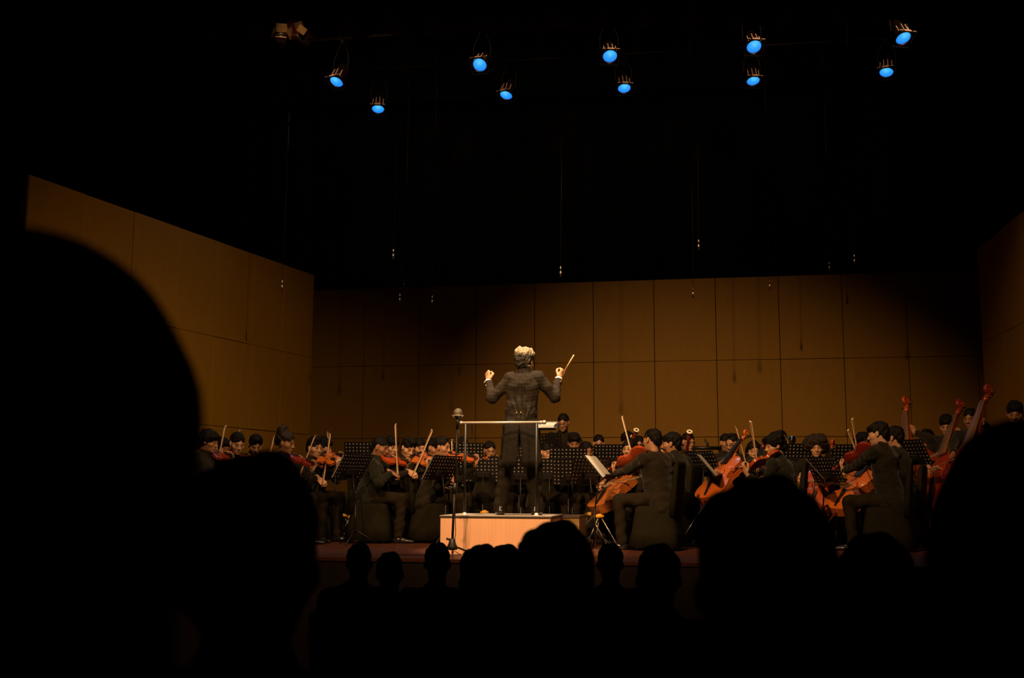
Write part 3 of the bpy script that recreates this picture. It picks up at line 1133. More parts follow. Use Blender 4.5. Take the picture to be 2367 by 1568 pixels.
def hair_mesh(kind, mname):
    k = ('hair', kind, mname)
    if k in SHARE:
        return SHARE[k]
    face = ell((0, 0.142, -0.026), (0.098, 0.087, 0.096), 0.012, op=-1)
    nape = ell((0, 0.03, -0.190), (0.14, 0.17, 0.098), 0.015, op=-1)
    ears = [ell((s * 0.097, 0.022, -0.036), (0.032, 0.045, 0.050), 0.010, op=-1) for s in (-1, 1)]
    h, dp = 0.0072, wob(0.0032, 75, len(kind) * 7 + 3)
    if kind == 'short':
        P = [ell((0, -0.018, 0.040), (0.0805, 0.104, 0.090)), ell((0, -0.082, -0.030), (0.055, 0.035, 0.055), 0.04), face, nape] + ears
    elif kind == 'crest':      # short at the sides, standing up on top
        P = [ell((0, -0.018, 0.040), (0.084, 0.107, 0.092)), ell((0, 0.030, 0.107), (0.055, 0.065, 0.034), 0.03), ell((0, -0.082, -0.030), (0.055, 0.035, 0.055), 0.04), face, nape] + ears
        dp = wob(0.0042, 95, 5, (1.3, 1.3, 0.4))
    elif kind == 'receding':
        P = [ell((0, -0.022, 0.040), (0.083, 0.106, 0.091)), ell((0, 0.020, 0.114), (0.034, 0.062, 0.024), 0.02), ell((0, 0.150, 0.004), (0.105, 0.100, 0.094), 0.012, op=-1), nape] + ears
    elif kind == 'round':      # full and thick
        P = [ell((0, -0.020, 0.046), (0.090, 0.110, 0.095)), ell((0, 0.055, 0.070), (0.068, 0.045, 0.040), 0.03), ell((0, -0.085, -0.035), (0.060, 0.038, 0.060), 0.04), face, nape] + ears
        dp = wob(0.006, 62, 11)
    elif kind == 'bowl':       # covers the ears, long at the nape
        P = [ell((0, -0.022, 0.030), (0.098, 0.114, 0.104)), cone((0, -0.07, -0.02), (0, -0.085, -0.085), 0.070, 0.045, 0.04),
             ell((0, 0.060, 0.060), (0.075, 0.045, 0.040), 0.03), ell((0, 0.150, -0.050), (0.105, 0.092, 0.092), 0.012, op=-1),
             ell((0, 0.02, -0.150), (0.13, 0.12, 0.085), 0.015, op=-1)]
        dp = wob(0.005, 60, 12, (1.4, 1.4, 0.5))
    elif kind == 'mop':        # big, uneven, falls over the forehead
        P = [ell((0, -0.022, 0.045), (0.104, 0.118, 0.100)), ell((0.02, 0.060, 0.072), (0.072, 0.055, 0.046), 0.03),
             ell((-0.03, -0.050, 0.115), (0.060, 0.070, 0.045), 0.03), ell((0.03, -0.080, 0.100), (0.055, 0.050, 0.060), 0.03),
             ell((0, -0.090, -0.020), (0.080, 0.045, 0.060), 0.03), ell((0, 0.150, -0.048), (0.098, 0.090, 0.090), 0.012, op=-1), nape]
        dp = wob(0.009, 52, 13)
    elif kind == 'curly':
        P = [ell((0, -0.020, 0.040), (0.138, 0.130, 0.118)), ell((-0.06, 0.0, 0.10), (0.07, 0.08, 0.06), 0.03), ell((0.09, -0.02, 0.02), (0.06, 0.08, 0.08), 0.03),
             ell((-0.09, -0.02, 0.0), (0.06, 0.08, 0.08), 0.03), ell((0, 0.155, -0.036), (0.080, 0.105, 0.092), 0.012, op=-1), ell((0, 0.02, -0.19), (0.11, 0.14, 0.10), 0.015, op=-1)]
        dp = wob(0.012, 85, 14)
    elif kind == 'bun':
        P = [ell((0, -0.020, 0.040), (0.083, 0.106, 0.090)), ell((0, -0.075, 0.135), (0.062, 0.060, 0.058), 0.03),
             ell((0, -0.095, 0.075), (0.060, 0.050, 0.060), 0.03), ell((0, -0.105, 0.0), (0.050, 0.040, 0.050), 0.03),
             ell((0, 0.146, -0.020), (0.098, 0.088, 0.094), 0.012, op=-1), nape] + ears
        dp = wob(0.006, 70, 15)
    elif kind == 'long':
        P = [ell((0, -0.020, 0.040), (0.086, 0.108, 0.092)), cone((-0.066, -0.035, 0.0), (-0.075, -0.020, -0.19), 0.040, 0.030, 0.04),
             cone((0.066, -0.035, 0.0), (0.075, -0.020, -0.19), 0.040, 0.030, 0.04), cone((0, -0.075, 0.0), (0, -0.080, -0.20), 0.060, 0.040, 0.04),
             ell((0, 0.140, -0.050), (0.074, 0.090, 0.105), 0.012, op=-1)]
        dp = wob(0.004, 60, 16, (1.5, 1.5, 0.3))
    elif kind == 'hood':       # hair falling to the shoulders, one broad outline
        P = [ell((0, -0.010, 0.020), (0.106, 0.122, 0.125)), cone((0, -0.02, 0.0), (0, -0.02, -0.20), 0.106, 0.118, 0.05)]
        dp = wob(0.003, 40, 19)
        h = 0.009
    elif kind == 'silver':
        P = [ell((0, -0.018, 0.034), (0.096, 0.112, 0.098)), ell((-0.03, -0.05, 0.095), (0.06, 0.06, 0.045), 0.03), ell((0.05, -0.02, 0.085), (0.05, 0.07, 0.045), 0.03),
             ell((0, -0.075, -0.040), (0.070, 0.045, 0.055), 0.04), face, ell((0, 0.03, -0.205), (0.13, 0.16, 0.098), 0.015, op=-1),
             ell((-0.1, 0.028, -0.036), (0.030, 0.045, 0.046), 0.010, op=-1), ell((0.1, 0.028, -0.036), (0.030, 0.045, 0.046), 0.010, op=-1)]
        dp = wob(0.0065, 85, 17)
        h = 0.0055
    V, F = solid(P, h, dp)
    SHARE[k] = fast_mesh('hair', V, F, mats=(mname,))
    return SHARE[k]


def hand_mesh(pose):
    k = ('hand', pose)
    if k in SHARE:
        return SHARE[k]
    curl, spread, th = {
        'fist': ((80, 95, 60), 0.0, 'across'),
        'grip': ((50, 62, 40), 0.1, 'oppose'),
        'neck': ((30, 62, 50), 0.35, 'oppose'),
        'relaxed': ((22, 32, 22), 0.25, 'side'),
        'keys': ((32, 40, 26), 0.3, 'oppose'),
    }[pose]
    P = [cone((-0.055, 0, 0), (0.012, 0, 0), 0.0265, 0.029, 0.02, (0, 0, 1), 1.35),
         cone((0.020, 0.012, 0), (0.082, 0.018, 0.002), 0.028, 0.027, 0.02, (0, 0, 1), 1.9),
         cone((0.020, -0.012, 0), (0.076, -0.020, 0), 0.028, 0.025, 0.02, (0, 0, 1), 1.9)]
    for y, L, r, i in ((0.031, 0.072, 0.0092, 0), (0.0105, 0.080, 0.0094, 1), (-0.0105, 0.074, 0.0090, 2), (-0.030, 0.058, 0.0080, 3)):
        p = Vector((0.086 - abs(y - 0.006) * 0.2, y, 0.001))
        ang = 0
        yaw = spread * (y * 9)
        for seg, fr in enumerate((0.46, 0.30, 0.24)):
            ang += curl[seg] * (1 + 0.06 * (i - 1))
            d = Vector((math.cos(R(ang)), yaw * math.cos(R(min(ang, 80))) * 0.6, -math.sin(R(ang))))
            q = p + d.normalized() * L * fr
            P.append(cone(p, q, r * (1 - 0.1 * seg), r * (0.93 - 0.1 * seg), 0.006))
            p = q
    if th == 'across':
        T = [(0.018, 0.030, -0.012), (0.050, 0.046, -0.030), (0.074, 0.028, -0.050), (0.078, 0.004, -0.056)]
    elif th == 'oppose':
        T = [(0.018, 0.028, -0.010), (0.050, 0.044, -0.032), (0.078, 0.036, -0.052), (0.098, 0.026, -0.058)]
    else:
        T = [(0.018, 0.028, -0.006), (0.052, 0.056, -0.016), (0.080, 0.064, -0.024), (0.100, 0.062, -0.030)]
    for a, b, r in zip(T, T[1:], (0.0135, 0.0112, 0.0095)):
        P.append(cone(a, b, r, r * 0.88, 0.010))
    V, F = solid(P, 0.0050)
    SHARE[k] = (V, F)
    return SHARE[k]


def shoe_mesh():
    if 'shoe' not in SHARE:
        P = [cone((0, -0.055, 0.032), (0, 0.03, 0.034), 0.040, 0.042, 0.03, (0, 0, 1), 1.15), cone((0, 0.03, 0.030), (0, 0.150, 0.022), 0.042, 0.030, 0.03, (0, 0, 1), 1.5),
             cone((0, -0.04, 0.03), (0, -0.03, 0.095), 0.042, 0.042, 0.03)]
        V, F = solid(P, 0.009, cut=lambda p: -p[:, 2] + 0.0)
        SHARE['shoe'] = fast_mesh('shoe', V, F, mats=('shoe_leather',))
    return SHARE['shoe']


def glasses_mesh():
    if 'glasses' not in SHARE:
        m = MB()
        for s in (-1, 1):
            pts = [(s * 0.033 + 0.0235 * math.cos(a), 0.104 - 0.006 * abs(math.cos(a)), -0.004 + 0.017 * math.sin(a)) for a in np.linspace(0, 2 * math.pi, 17)]
            m.tube(pts, 0.0022, 6)
            m.tube([(s * 0.056, 0.098, 0.0), (s * 0.078, 0.05, 0.0), (s * 0.082, -0.01, 0.002)], 0.002, 5)
        m.tube([(-0.011, 0.106, -0.001), (0, 0.109, 0.001), (0.011, 0.106, -0.001)], 0.002, 6)
        SHARE['glasses'] = m.mesh('glasses', 'glasses_frame')
    return SHARE['glasses']


def xf(V, Mx):
    A = np.array(Mx, dtype=np.float32)
    return V @ A[:3, :3].T + A[:3, 3]


UP = Vector((0, 0, 1))


class Pose:
    """joints of one figure in the world; u, v: where the head's centre is seen, Y: its distance"""

    def __init__(s, u, v, Y, phi, hphi=None, pitch=12, roll=0, lean=0.09, sit=True, z0=0.0, scale=1.0, twist=0):
        s.head = at(u, v, Y)
        s.phi, s.sit, s.z0, s.scale = phi, sit, z0, scale
        s.f = Vector((math.sin(R(phi)), -math.cos(R(phi)), 0))
        s.r = s.f.cross(UP)
        hphi = phi if hphi is None else hphi
        hf = Vector((math.sin(R(hphi)), -math.cos(R(hphi)), 0))
        hr = hf.cross(UP)
        s.hf = (hf * math.cos(R(pitch)) - UP * math.sin(R(pitch)))
        s.hu = (UP * math.cos(R(pitch)) + hf * math.sin(R(pitch)))
        if roll:
            q = Matrix.Rotation(R(roll), 3, s.hf)
            s.hu = q @ s.hu
            hr = q @ hr
        s.hr = hr
        s.HM = Matrix((hr, s.hf, s.hu)).transposed().to_4x4()
        s.HM = s.HM @ Matrix.Scale(scale, 4)
        s.HM.translation = s.head
        s.N = s.head - s.hu * 0.085 - UP * 0.075 - s.f * 0.035
        if sit:
            s.H = Vector((s.N.x, s.N.y, 0)) - s.f * lean
            s.H.z = z0 + 0.53
        else:
            s.H = Vector((s.N.x, s.N.y, 0)) - s.f * lean
            s.H.z = s.N.z - 0.52
        s.t = (s.N - s.H).normalized()
        sh = s.N - s.t * 0.058
        q = Matrix.Rotation(R(twist), 3, 'Z')
        s.f2, s.r2 = q @ s.f, q @ s.r
        s.SL = sh - s.r2 * 0.185
        s.SR = sh + s.r2 * 0.185
        s.chin = s.head + s.hf * 0.07 - s.hu * 0.115
        s.mouth = s.head + s.hf * 0.100 - s.hu * 0.068


def ik(S, W, hint, L1=0.285, L2=0.265):
    d = W - S
    L = d.length
    mx = (L1 + L2) * 0.995
    if L > mx:
        k = min(L / mx, 1.13)
        L1, L2 = L1 * k, L2 * k
        if L > (L1 + L2) * 0.995:
            W = S + d.normalized() * (L1 + L2) * 0.995
            d = W - S
            L = d.length
    u = d.normalized()
    a = (L1 * L1 - L2 * L2 + L * L) / (2 * L)
    hh = math.sqrt(max(L1 * L1 - a * a, 0))
    p = hint - u * hint.dot(u)
    p.normalize()
    return S + u * a + p * hh, W


PEOPLE = []


def person(P, label, hair='short', hmat='hair_black', skin='skin_tan', jacket='suit_black', trousers='trouser_cloth', arms=None,
           glasses=False, head='near', h=0.0135, feet=None, group='musicians of the orchestra', legs=True, seed=None, extra=None, knees=None, bulk=1.0):
    arms = arms or {}
    seed = len(PEOPLE) if seed is None else seed
    base = Vector((P.H.x, P.H.y, P.z0))
    root = thing('person', label, 'person', base, group)
    PEOPLE.append((label, P))
    loc = lambda V: V - A3(base)
    f, r, t = P.f, P.r, P.t
    # --- arms
    J = []
    hands = []
    for side, sg, S in (('L', -1, P.SL), ('R', 1, P.SR)):
        a = arms.get(side)
        if a is None:
            W = P.H + f * 0.30 + r * sg * 0.10 + UP * 0.13
            a = dict(w=W, hint=r * sg * 0.7 - UP * 0.5 - f * 0.3, pose='relaxed')
        E, W = ik(S, a['w'], a.get('hint', r * sg * 0.8 - UP))
        J.append((S, E, W))
        fd = a.get('f')
        fa = (W - E).normalized()
        fd = fa if fd is None else fd.normalized()
        pn = a.get('p', -UP)
        z = -(pn - fd * pn.dot(fd))
        if z.length < 1e-3:
            z = UP.copy()
        hm = frame(W + fd * 0.012, x=fd, z=z)
        V, F = hand_mesh(a.get('pose', 'relaxed'))
        if sg < 0:
            V = V * A3((1, -1, 1))
            F = F[:, ::-1]
        hands.append((xf(V, hm), F, fa))
    # --- body: head with neck, both hands, and the trunk and arms under the clothes as one skin
    hv, hf_, ht = head_mesh(head)
    parts = [(xf(hv, P.HM), hf_, ht)]
    for V, F, _ in hands:
        parts.append((V, F, None))
    core = [cone(P.H, P.N - t * 0.10, 0.10, 0.105, 0.05, f, 1.4), cone(P.SL, P.SR, 0.045, 0.045, 0.05), cone(P.N - t * 0.06, P.head - P.hu * 0.09 - P.hf * 0.03, 0.052, 0.047, 0.04)]
    for S, E, W in J:
        core += [cone(S, E, 0.038, 0.034, 0.03), cone(E, W, 0.034, 0.024, 0.02)]
    V, F = solid(core, 0.022)
    parts.append((V, F, None))
    VV, FF, TT, o = [], [], [], 0
    for V, F, T in parts:
        VV.append(V)
        FF.append(F + o)
        TT.append(np.ones((len(V), 3), dtype=np.float32) if T is None else T)
        o += len(V)
    me = fast_mesh('body', loc(np.concatenate(VV)), np.concatenate(FF), tint=np.concatenate(TT), mats=(skin,))
    link('body', me, root)
    # --- hair
    if hair:
        hm = Matrix.Translation(-base) @ P.HM
        link('hair', hair_mesh(hair, hmat), root, hm)
    if glasses:
        link('glasses', glasses_mesh(), root, Matrix.Translation(-base) @ P.HM)
    # --- jacket
    k = bulk
    top = P.N - t * 0.02
    waist = P.H + t * 0.16
    Jk = [cone(P.H + t * 0.02, waist, 0.168 * k, 0.164 * k, 0.05, f, 1.28),
          cone(waist, P.N - t * 0.17, 0.164 * k, 0.178 * k, 0.06, P.f2, 1.34),
          cone(P.SL + P.r2 * 0.02, P.SR - P.r2 * 0.02, 0.070, 0.070, 0.06, P.f2, 1.05),
          cone(P.N - t * 0.11, top, 0.115, 0.066, 0.06),
          cone(P.N - t * 0.05, P.SL - UP * 0.002, 0.072, 0.060, 0.03), cone(P.N - t * 0.05, P.SR - UP * 0.002, 0.072, 0.060, 0.03),
          cone(top, P.N + (P.head - P.hu * 0.10 - P.N) * 0.62 - f * 0.010, 0.068, 0.062, 0.02)]
    if P.sit:
        Jk.append(cone(P.H - r * 0.10 - UP * 0.01, P.H + r * 0.10 - UP * 0.01, 0.118, 0.118, 0.06))
        for sg in (-1, 1):       # the skirts of the jacket hang over the seat
            Jk.append(cone(P.H + r * sg * 0.05 + t * 0.10 - f * 0.02, P.H + r * sg * 0.125 - f * 0.075 - UP * 0.085, 0.125, 0.118, 0.05))
    cuffs = []
    for S, E, W in J:
        fa = (W - E).normalized()
        Jk += [cone(S, E, 0.066, 0.054, 0.035), cone(E, W - fa * 0.02, 0.054, 0.040, 0.025)]
        cuffs.append((A3(W), A3(fa)))

    def cut(p):
        d = np.full(len(p), -1.0, dtype=np.float32)
        for w, n in cuffs:       # the sleeve ends in a clean cuff
            q = p - w
            along = q @ n
            rad = np.sqrt(np.maximum(np.einsum('ij,ij->i', q, q) - along ** 2, 0))
            d = np.maximum(d, np.where(rad < 0.075, np.minimum(np.minimum(along + 0.012, 0.075 - rad), 0.11 - along), -1))
        return d
    d1, d2 = wob(0.0060, 24, 100 + seed, (1, 1, 0.8)), wob(0.0040, 52, 500 + seed, (0.7, 0.7, 1.2))
    dsp = lambda p: d1(p) + d2(p)
    V, F = solid(Jk, h, dsp, cut=cut)
    link('jacket', fast_mesh('jacket', loc(V), F, mats=(jacket,)), root)
    # --- trousers and shoes
    if legs:
        Tr = []
        hips = [P.H - r * 0.09, P.H + r * 0.09]
        ank = []
        for i, sg in ((0, -1), (1, 1)):
            if P.sit:
                kn = hips[i] + f * 0.42 + r * sg * 0.07 - UP * 0.01
                an = Vector((kn.x, kn.y, P.z0 + 0.09)) - f * 0.03 + r * sg * 0.01
                if knees:
                    kn, an = knees[i]
            else:
                fx = feet[i] if feet else Vector((hips[i].x, hips[i].y, P.z0)) + r * sg * 0.03
                an = fx + UP * 0.09
                kn = (hips[i] + an) / 2 + f * 0.02
            ank.append((kn, an))
            Tr += [cone(hips[i], kn, 0.094, 0.066, 0.05), cone(kn, an, 0.066, 0.056, 0.03)]
        Tr.insert(0, cone(hips[0], hips[1], 0.118, 0.118, 0.05, f, 1.15))
        V, F = solid(Tr, h * 1.12, wob(0.0065, 27, 300 + seed))
        link('trousers', fast_mesh('trousers', loc(V), F, mats=(trousers,)), root)
        for i, sg in ((0, -1), (1, 1)):
            kn, an = ank[i]
            yd = (f + r * sg * 0.15).normalized()
            sm = frame(Vector((an.x, an.y, P.z0)) - base + f * 0.02, y=yd, z=UP)
            link('shoe', shoe_mesh(), root, sm)
    if extra:
        extra(root, base)
    return root


# ================================================================== CHAIRS
def chair(P, label, back=True):
    if 'chair' not in SHARE:
        d = {}

        def rr(w, dp, z, n=40, wav=0.0, y0=0.0, e=5.0):
            out = []
            for i in range(n):
                a = 2 * math.pi * i / n
                ca, sa = math.cos(a), math.sin(a)
                s = (abs(ca) ** e + abs(sa) ** e) ** (-1 / e)
                q = 1 + wav * math.sin(i * 2 * math.pi * 5 / 20)
                out.append((w / 2 * ca * s * q, y0 + dp / 2 * sa * s * q, z))
            return out
        m = MB()
        m.loft([rr(0.62, 0.58, 0.035, wav=0.030), rr(0.54, 0.51, 0.2, wav=0.018), rr(0.465, 0.45, 0.40, wav=0.003), rr(0.45, 0.44, 0.45), rr(0.40, 0.40, 0.468)])
        d['skirt'] = m.mesh('skirt', 'chair_cloth')
        m = MB()
        m.loft([rr(0.47, 0.09, 0.36, y0=-0.20), rr(0.46, 0.08, 0.55, y0=-0.215), rr(0.45, 0.07, 0.75, y0=-0.235), rr(0.43, 0.06, 0.90, y0=-0.252), rr(0.40, 0.04, 0.935, y0=-0.256), rr(0.34, 0.02, 0.945, y0=-0.256)])
        d['back_cover'] = m.mesh('back_cover', 'chair_cloth')
        m = MB()
        m.tube([(0, 0, 0.0), (0, 0, 0.2)], 0.012, 8)
        d['leg'] = m.mesh('leg', 'chrome')
        SHARE['chair'] = d
    d = SHARE['chair']
    o = Vector((P.H.x, P.H.y, P.z0)) + P.f * 0.03
    t = thing('banquet_chair', label, 'chair', frame(o, y=P.f, z=UP), 'cloth covered chairs of the orchestra')
    link('skirt', d['skirt'], t)
    link('back_cover', d['back_cover'], t)
    for a in (-0.2, 0.2):
        for b in (-0.19, 0.19):
            link('leg', d['leg'], t, Matrix.Translation((a, b, 0)))
    return t


# ================================================================== BOWED INSTRUMENTS
VPROF = [(0.0, 0.03), (0.01, 0.10), (0.04, 0.18), (0.10, 0.25), (0.20, 0.288), (0.30, 0.28), (0.375, 0.255), (0.405, 0.262), (0.42, 0.218),
         (0.47, 0.172), (0.54, 0.157), (0.60, 0.168), (0.645, 0.204), (0.662, 0.222), (0.68, 0.203), (0.75, 0.225), (0.82, 0.235), (0.90, 0.210), (0.95, 0.165), (0.985, 0.095), (1.0, 0.04)]
BPROF = [(0.0, 0.03), (0.01, 0.11), (0.04, 0.20), (0.10, 0.265), (0.20, 0.300), (0.30, 0.29), (0.375, 0.265), (0.405, 0.272), (0.42, 0.228),
         (0.47, 0.182), (0.54, 0.167), (0.60, 0.180), (0.64, 0.215), (0.655, 0.228), (0.675, 0.215), (0.74, 0.225), (0.80, 0.210), (0.87, 0.165), (0.93, 0.11), (0.98, 0.06), (1.0, 0.035)]


def dense(pr):
    out = []
    n = len(pr)
    for i in range(n - 1):
        p0, p1, p2, p3 = pr[max(i - 1, 0)], pr[i], pr[i + 1], pr[min(i + 2, n - 1)]
        for t_ in (0, 0.34, 0.67):
            y = p1[0] + (p2[0] - p1[0]) * t_
            m1 = (p2[1] - p0[1]) / max(p2[0] - p0[0], 1e-6) * (p2[0] - p1[0])
            m2 = (p3[1] - p1[1]) / max(p3[0] - p1[0], 1e-6) * (p2[0] - p1[0])
            h00, h10, h01, h11 = 2 * t_ ** 3 - 3 * t_ ** 2 + 1, t_ ** 3 - 2 * t_ ** 2 + t_, -2 * t_ ** 3 + 3 * t_ ** 2, t_ ** 3 - t_ ** 2
            out.append((y, h00 * p1[1] + h10 * m1 + h01 * p2[1] + h11 * m2))
    return out + [pr[-1]]


def strung_meshes(kind, varnish):
    k = (kind, varnish)
    if k in SHARE:
        return SHARE[k]
    L, rib, prof = {'violin': (0.356, 0.085, VPROF), 'viola': (0.41, 0.088, VPROF), 'cello': (0.75, 0.155, VPROF), 'bass': (1.10, 0.17, BPROF)}[kind]
    prof = dense(prof)
    d = {}
    ns = 11
    m = MB()
    vs, fs = [], []
    z1 = rib * L / 2
    arch = 0.042 * L
    for sgn in (1, -1):
        for y, w in prof:
            for j in range(ns):
                s = -1 + 2 * j / (ns - 1)
                bl = max(0, 1 - (2 * y - 1) ** 4)
                edge = 0.004 * L * (1 if abs(s) == 1 else 0)
                vs.append((s * w * L, y * L, sgn * (z1 + arch * (1 - s * s) ** 1.3 * bl - edge)))
    n = len(prof)
    for i in range(n - 1):
        for j in range(ns - 1):
            a = i * ns + j
            fs.append((a, a + 1, a + ns + 1, a + ns))
            b = n * ns + a
            fs.append((b + 1, b, b + ns, b + ns + 1))
    m.add(vs, fs, True)
    rv, rf = [], []
    ins = 0.975
    for s in (-1, 1):
        for y, w in prof:
            for zz in (z1 * 0.97, -z1 * 0.97):
                rv.append((s * w * L * ins, y * L, zz))
    for q in range(2):
        for i in range(n - 1):
            a = q * 2 * n + 2 * i
            rf.append((a, a + 2, a + 3, a + 1) if q else (a + 2, a, a + 1, a + 3))
    rf.append((0, 2 * n, 2 * n + 1, 1))
    rf.append((2 * n - 2, 2 * n - 1, 4 * n - 1, 4 * n - 2))
    m.add(rv, rf, True)
    d['soundbox'] = m.mesh('soundbox', varnish)
    # neck, pegbox and scroll
    m = MB()
    zt = z1 + 0.02 * L
    ny = 1.37 * L
    m.tube([(0, 0.95 * L, z1 * 0.6), (0, 1.03 * L, zt - 0.01 * L), (0, ny, zt + 0.012 * L)], [0.055 * L, 0.036 * L, 0.030 * L], 10)
    pb = [(0, ny, zt + 0.008 * L), (0, 1.44 * L, zt - 0.004 * L), (0, 1.52 * L, zt - 0.03 * L)]
    m.tube(pb, [0.034 * L, 0.034 * L, 0.026 * L], 8)
    sc = []
    for i in range(15):
        a = -0.6 + i * 0.62
        rr_ = 0.052 * L * (1 - i / 20)
        sc.append((0, 1.535 * L + rr_ * math.sin(a) * 0.9, zt + 0.0 * L - rr_ * math.cos(a) + 0.012 * L))
    m.tube(sc, [0.030 * L * (1 - 0.02 * i) for i in range(15)], 8)
    d['neck'] = m.mesh('neck', varnish)
    m = MB()
    m.add([(-0.060 * L, 0.74 * L, zt + 0.050 * L), (0.060 * L, 0.74 * L, zt + 0.050 * L), (0.034 * L, ny, zt + 0.040 * L), (-0.034 * L, ny, zt + 0.040 * L),
           (-0.056 * L, 0.74 * L, zt + 0.030 * L), (0.056 * L, 0.74 * L, zt + 0.030 * L), (0.032 * L, ny, zt + 0.026 * L), (-0.032 * L, ny, zt + 0.026 * L)],
          [(0, 1, 2, 3), (7, 6, 5, 4), (0, 4, 5, 1), (1, 5, 6, 2), (2, 6, 7, 3), (3, 7, 4, 0)])
    d['fingerboard'] = m.mesh('fingerboard', 'fingerboard_glare' if kind == 'bass' else 'ebony')
    m = MB()
    m.add([(-0.028 * L, 0.38 * L, z1 + 0.095 * L), (0.028 * L, 0.38 * L, z1 + 0.095 * L), (0.014 * L, 0.04 * L, z1 + 0.030 * L), (-0.014 * L, 0.04 * L, z1 + 0.030 * L),
           (-0.024 * L, 0.38 * L, z1 + 0.078 * L), (0.024 * L, 0.38 * L, z1 + 0.078 * L), (0.012 * L, 0.04 * L, z1 + 0.016 * L), (-0.012 * L, 0.04 * L, z1 + 0.016 * L)],
          [(0, 1, 2, 3), (7, 6, 5, 4), (0, 4, 5, 1), (1, 5, 6, 2), (2, 6, 7, 3), (3, 7, 4, 0)])
    d['tailpiece'] = m.mesh('tailpiece', 'ebony')
    m = MB()
    bz = z1 + arch * 0.9
    m.add([(-0.058 * L, 0.515 * L, bz), (-0.03 * L, 0.515 * L, bz + 0.03 * L), (0.03 * L, 0.515 * L, bz + 0.03 * L), (0.058 * L, 0.515 * L, bz),
           (0.05 * L, 0.515 * L, bz + 0.062 * L), (0, 0.515 * L, bz + 0.078 * L), (-0.05 * L, 0.515 * L, bz + 0.062 * L)],
          [(0, 1, 2, 3, 4, 5, 6)])
    m.add([(x, 0.525 * L, z) for x, _, z in m.v[:7]], [(6, 5, 4, 3, 2, 1, 0)])
    nn = 7
    m.add([], [])
    for a in range(7):
        b = (a + 1) % 7
        m.f.append((b, a, a + 7, b + 7))
        m.sm.append(False)
    d['bridge'] = m.mesh('bridge', 'maple')
    m = MB()
    for x in (-0.033, -0.011, 0.011, 0.033):
        m.tube([(x * 0.7 * L, 0.38 * L, z1 + 0.095 * L), (x * L, 0.52 * L, bz + 0.076 * L), (x * 0.6 * L, ny, zt + 0.046 * L)], 0.0022 * L if kind in ('violin', 'viola') else 0.0018 * L, 4)
    d['strings'] = m.mesh('strings', 'string_steel')
    # f-holes: thin dark slots set in the plate
    for s in (-1, 1):
        m = MB()
        pts = []
        for i in range(13):
            q = i / 12
            y = (0.41 + 0.20 * q)
            x = 0.105 - 0.035 * q + 0.018 * math.sin((q - 0.5) * 6.28)
            w = np.interp(y, [p[0] for p in prof], [p[1] for p in prof])
            z = z1 + arch * (1 - (x / w) ** 2) ** 1.3 * (1 - (2 * y - 1) ** 4) + 0.0002
            pts.append((s * x * L, y * L, z))
        m.tube(pts, [0.013 * L] + [0.006 * L] * 3 + [0.009 * L] * 5 + [0.006 * L] * 3 + [0.011 * L], 6, flat=0.25)
        d['f_hole_%d' % s] = m.mesh('f_hole', 'ebony')
    m = MB()
    pl, pr_ = {'violin': (0.075, 1.0), 'viola': (0.072, 1.0), 'cello': (0.062, 0.75), 'bass': (0.046, 0.5)}[kind]
    m.tube([(-pl * L, 0, 0), (pl * L, 0, 0)], [0.012 * L * pr_, 0.020 * L * pr_], 8)
    d['peg'] = m.mesh('peg', 'ebony')
    if kind in ('violin', 'viola'):
        m = MB()
        m.lathe([(0.0, 0.0), (0.10 * L, 0.01 * L), (0.115 * L, 0.035 * L), (0.09 * L, 0.03 * L), (0.0, 0.022 * L)], 16, Matrix.Translation((-0.13 * L, 0.09 * L, z1 + 0.01 * L)) @ Matrix.Diagonal((0.9, 0.75, 1, 1)))
        d['chin_rest'] = m.mesh('chin_rest', 'ebony')
    d['L'] = L
    d['zt'] = zt
    SHARE[k] = d
    return d


TOTAL = {'violin': 0.356 * 1.56, 'viola': 0.41 * 1.56, 'cello': 0.75 * 1.56, 'bass': 1.10 * 1.56}


def strung(kind, varnish, mw, label):
    d = strung_meshes(kind, varnish)
    L = d['L']
    nm = {'violin': 'violin', 'viola': 'viola', 'cello': 'cello', 'bass': 'double_bass'}[kind]
    t = thing(nm, label, nm.replace('_', ' '), mw, 'bowed instruments of the orchestra')
    sb, nk = link('soundbox', d['soundbox'], t), link('neck', d['neck'], t)
    link('strings', d['strings'], t)
    link('fingerboard', d['fingerboard'], nk)
    for p in ('tailpiece', 'bridge', 'chin_rest'):
        if p in d:
            link(p, d[p], sb)
    for s in (-1, 1):
        link('f_hole', d['f_hole_%d' % s], sb)
    for i in range(4):
        link('peg', d['peg'], nk, Matrix.Translation(((0.03 if i % 2 else -0.03) * L, (1.40 + 0.033 * i) * L, d['zt'] + (0.0 - 0.006 * i) * L)))
    if kind in ('cello', 'bass'):
        ax = mw.to_3x3() @ Vector((0, 1, 0))
        ln = mw.translation.z / max(ax.z, 0.2)
        m = MB()
        m.tube([(0, 0.01, 0), (0, -ln + 0.012, 0)], [0.012, 0.006], 8)
        m.build('endpin', 'string_steel', t)
    return t


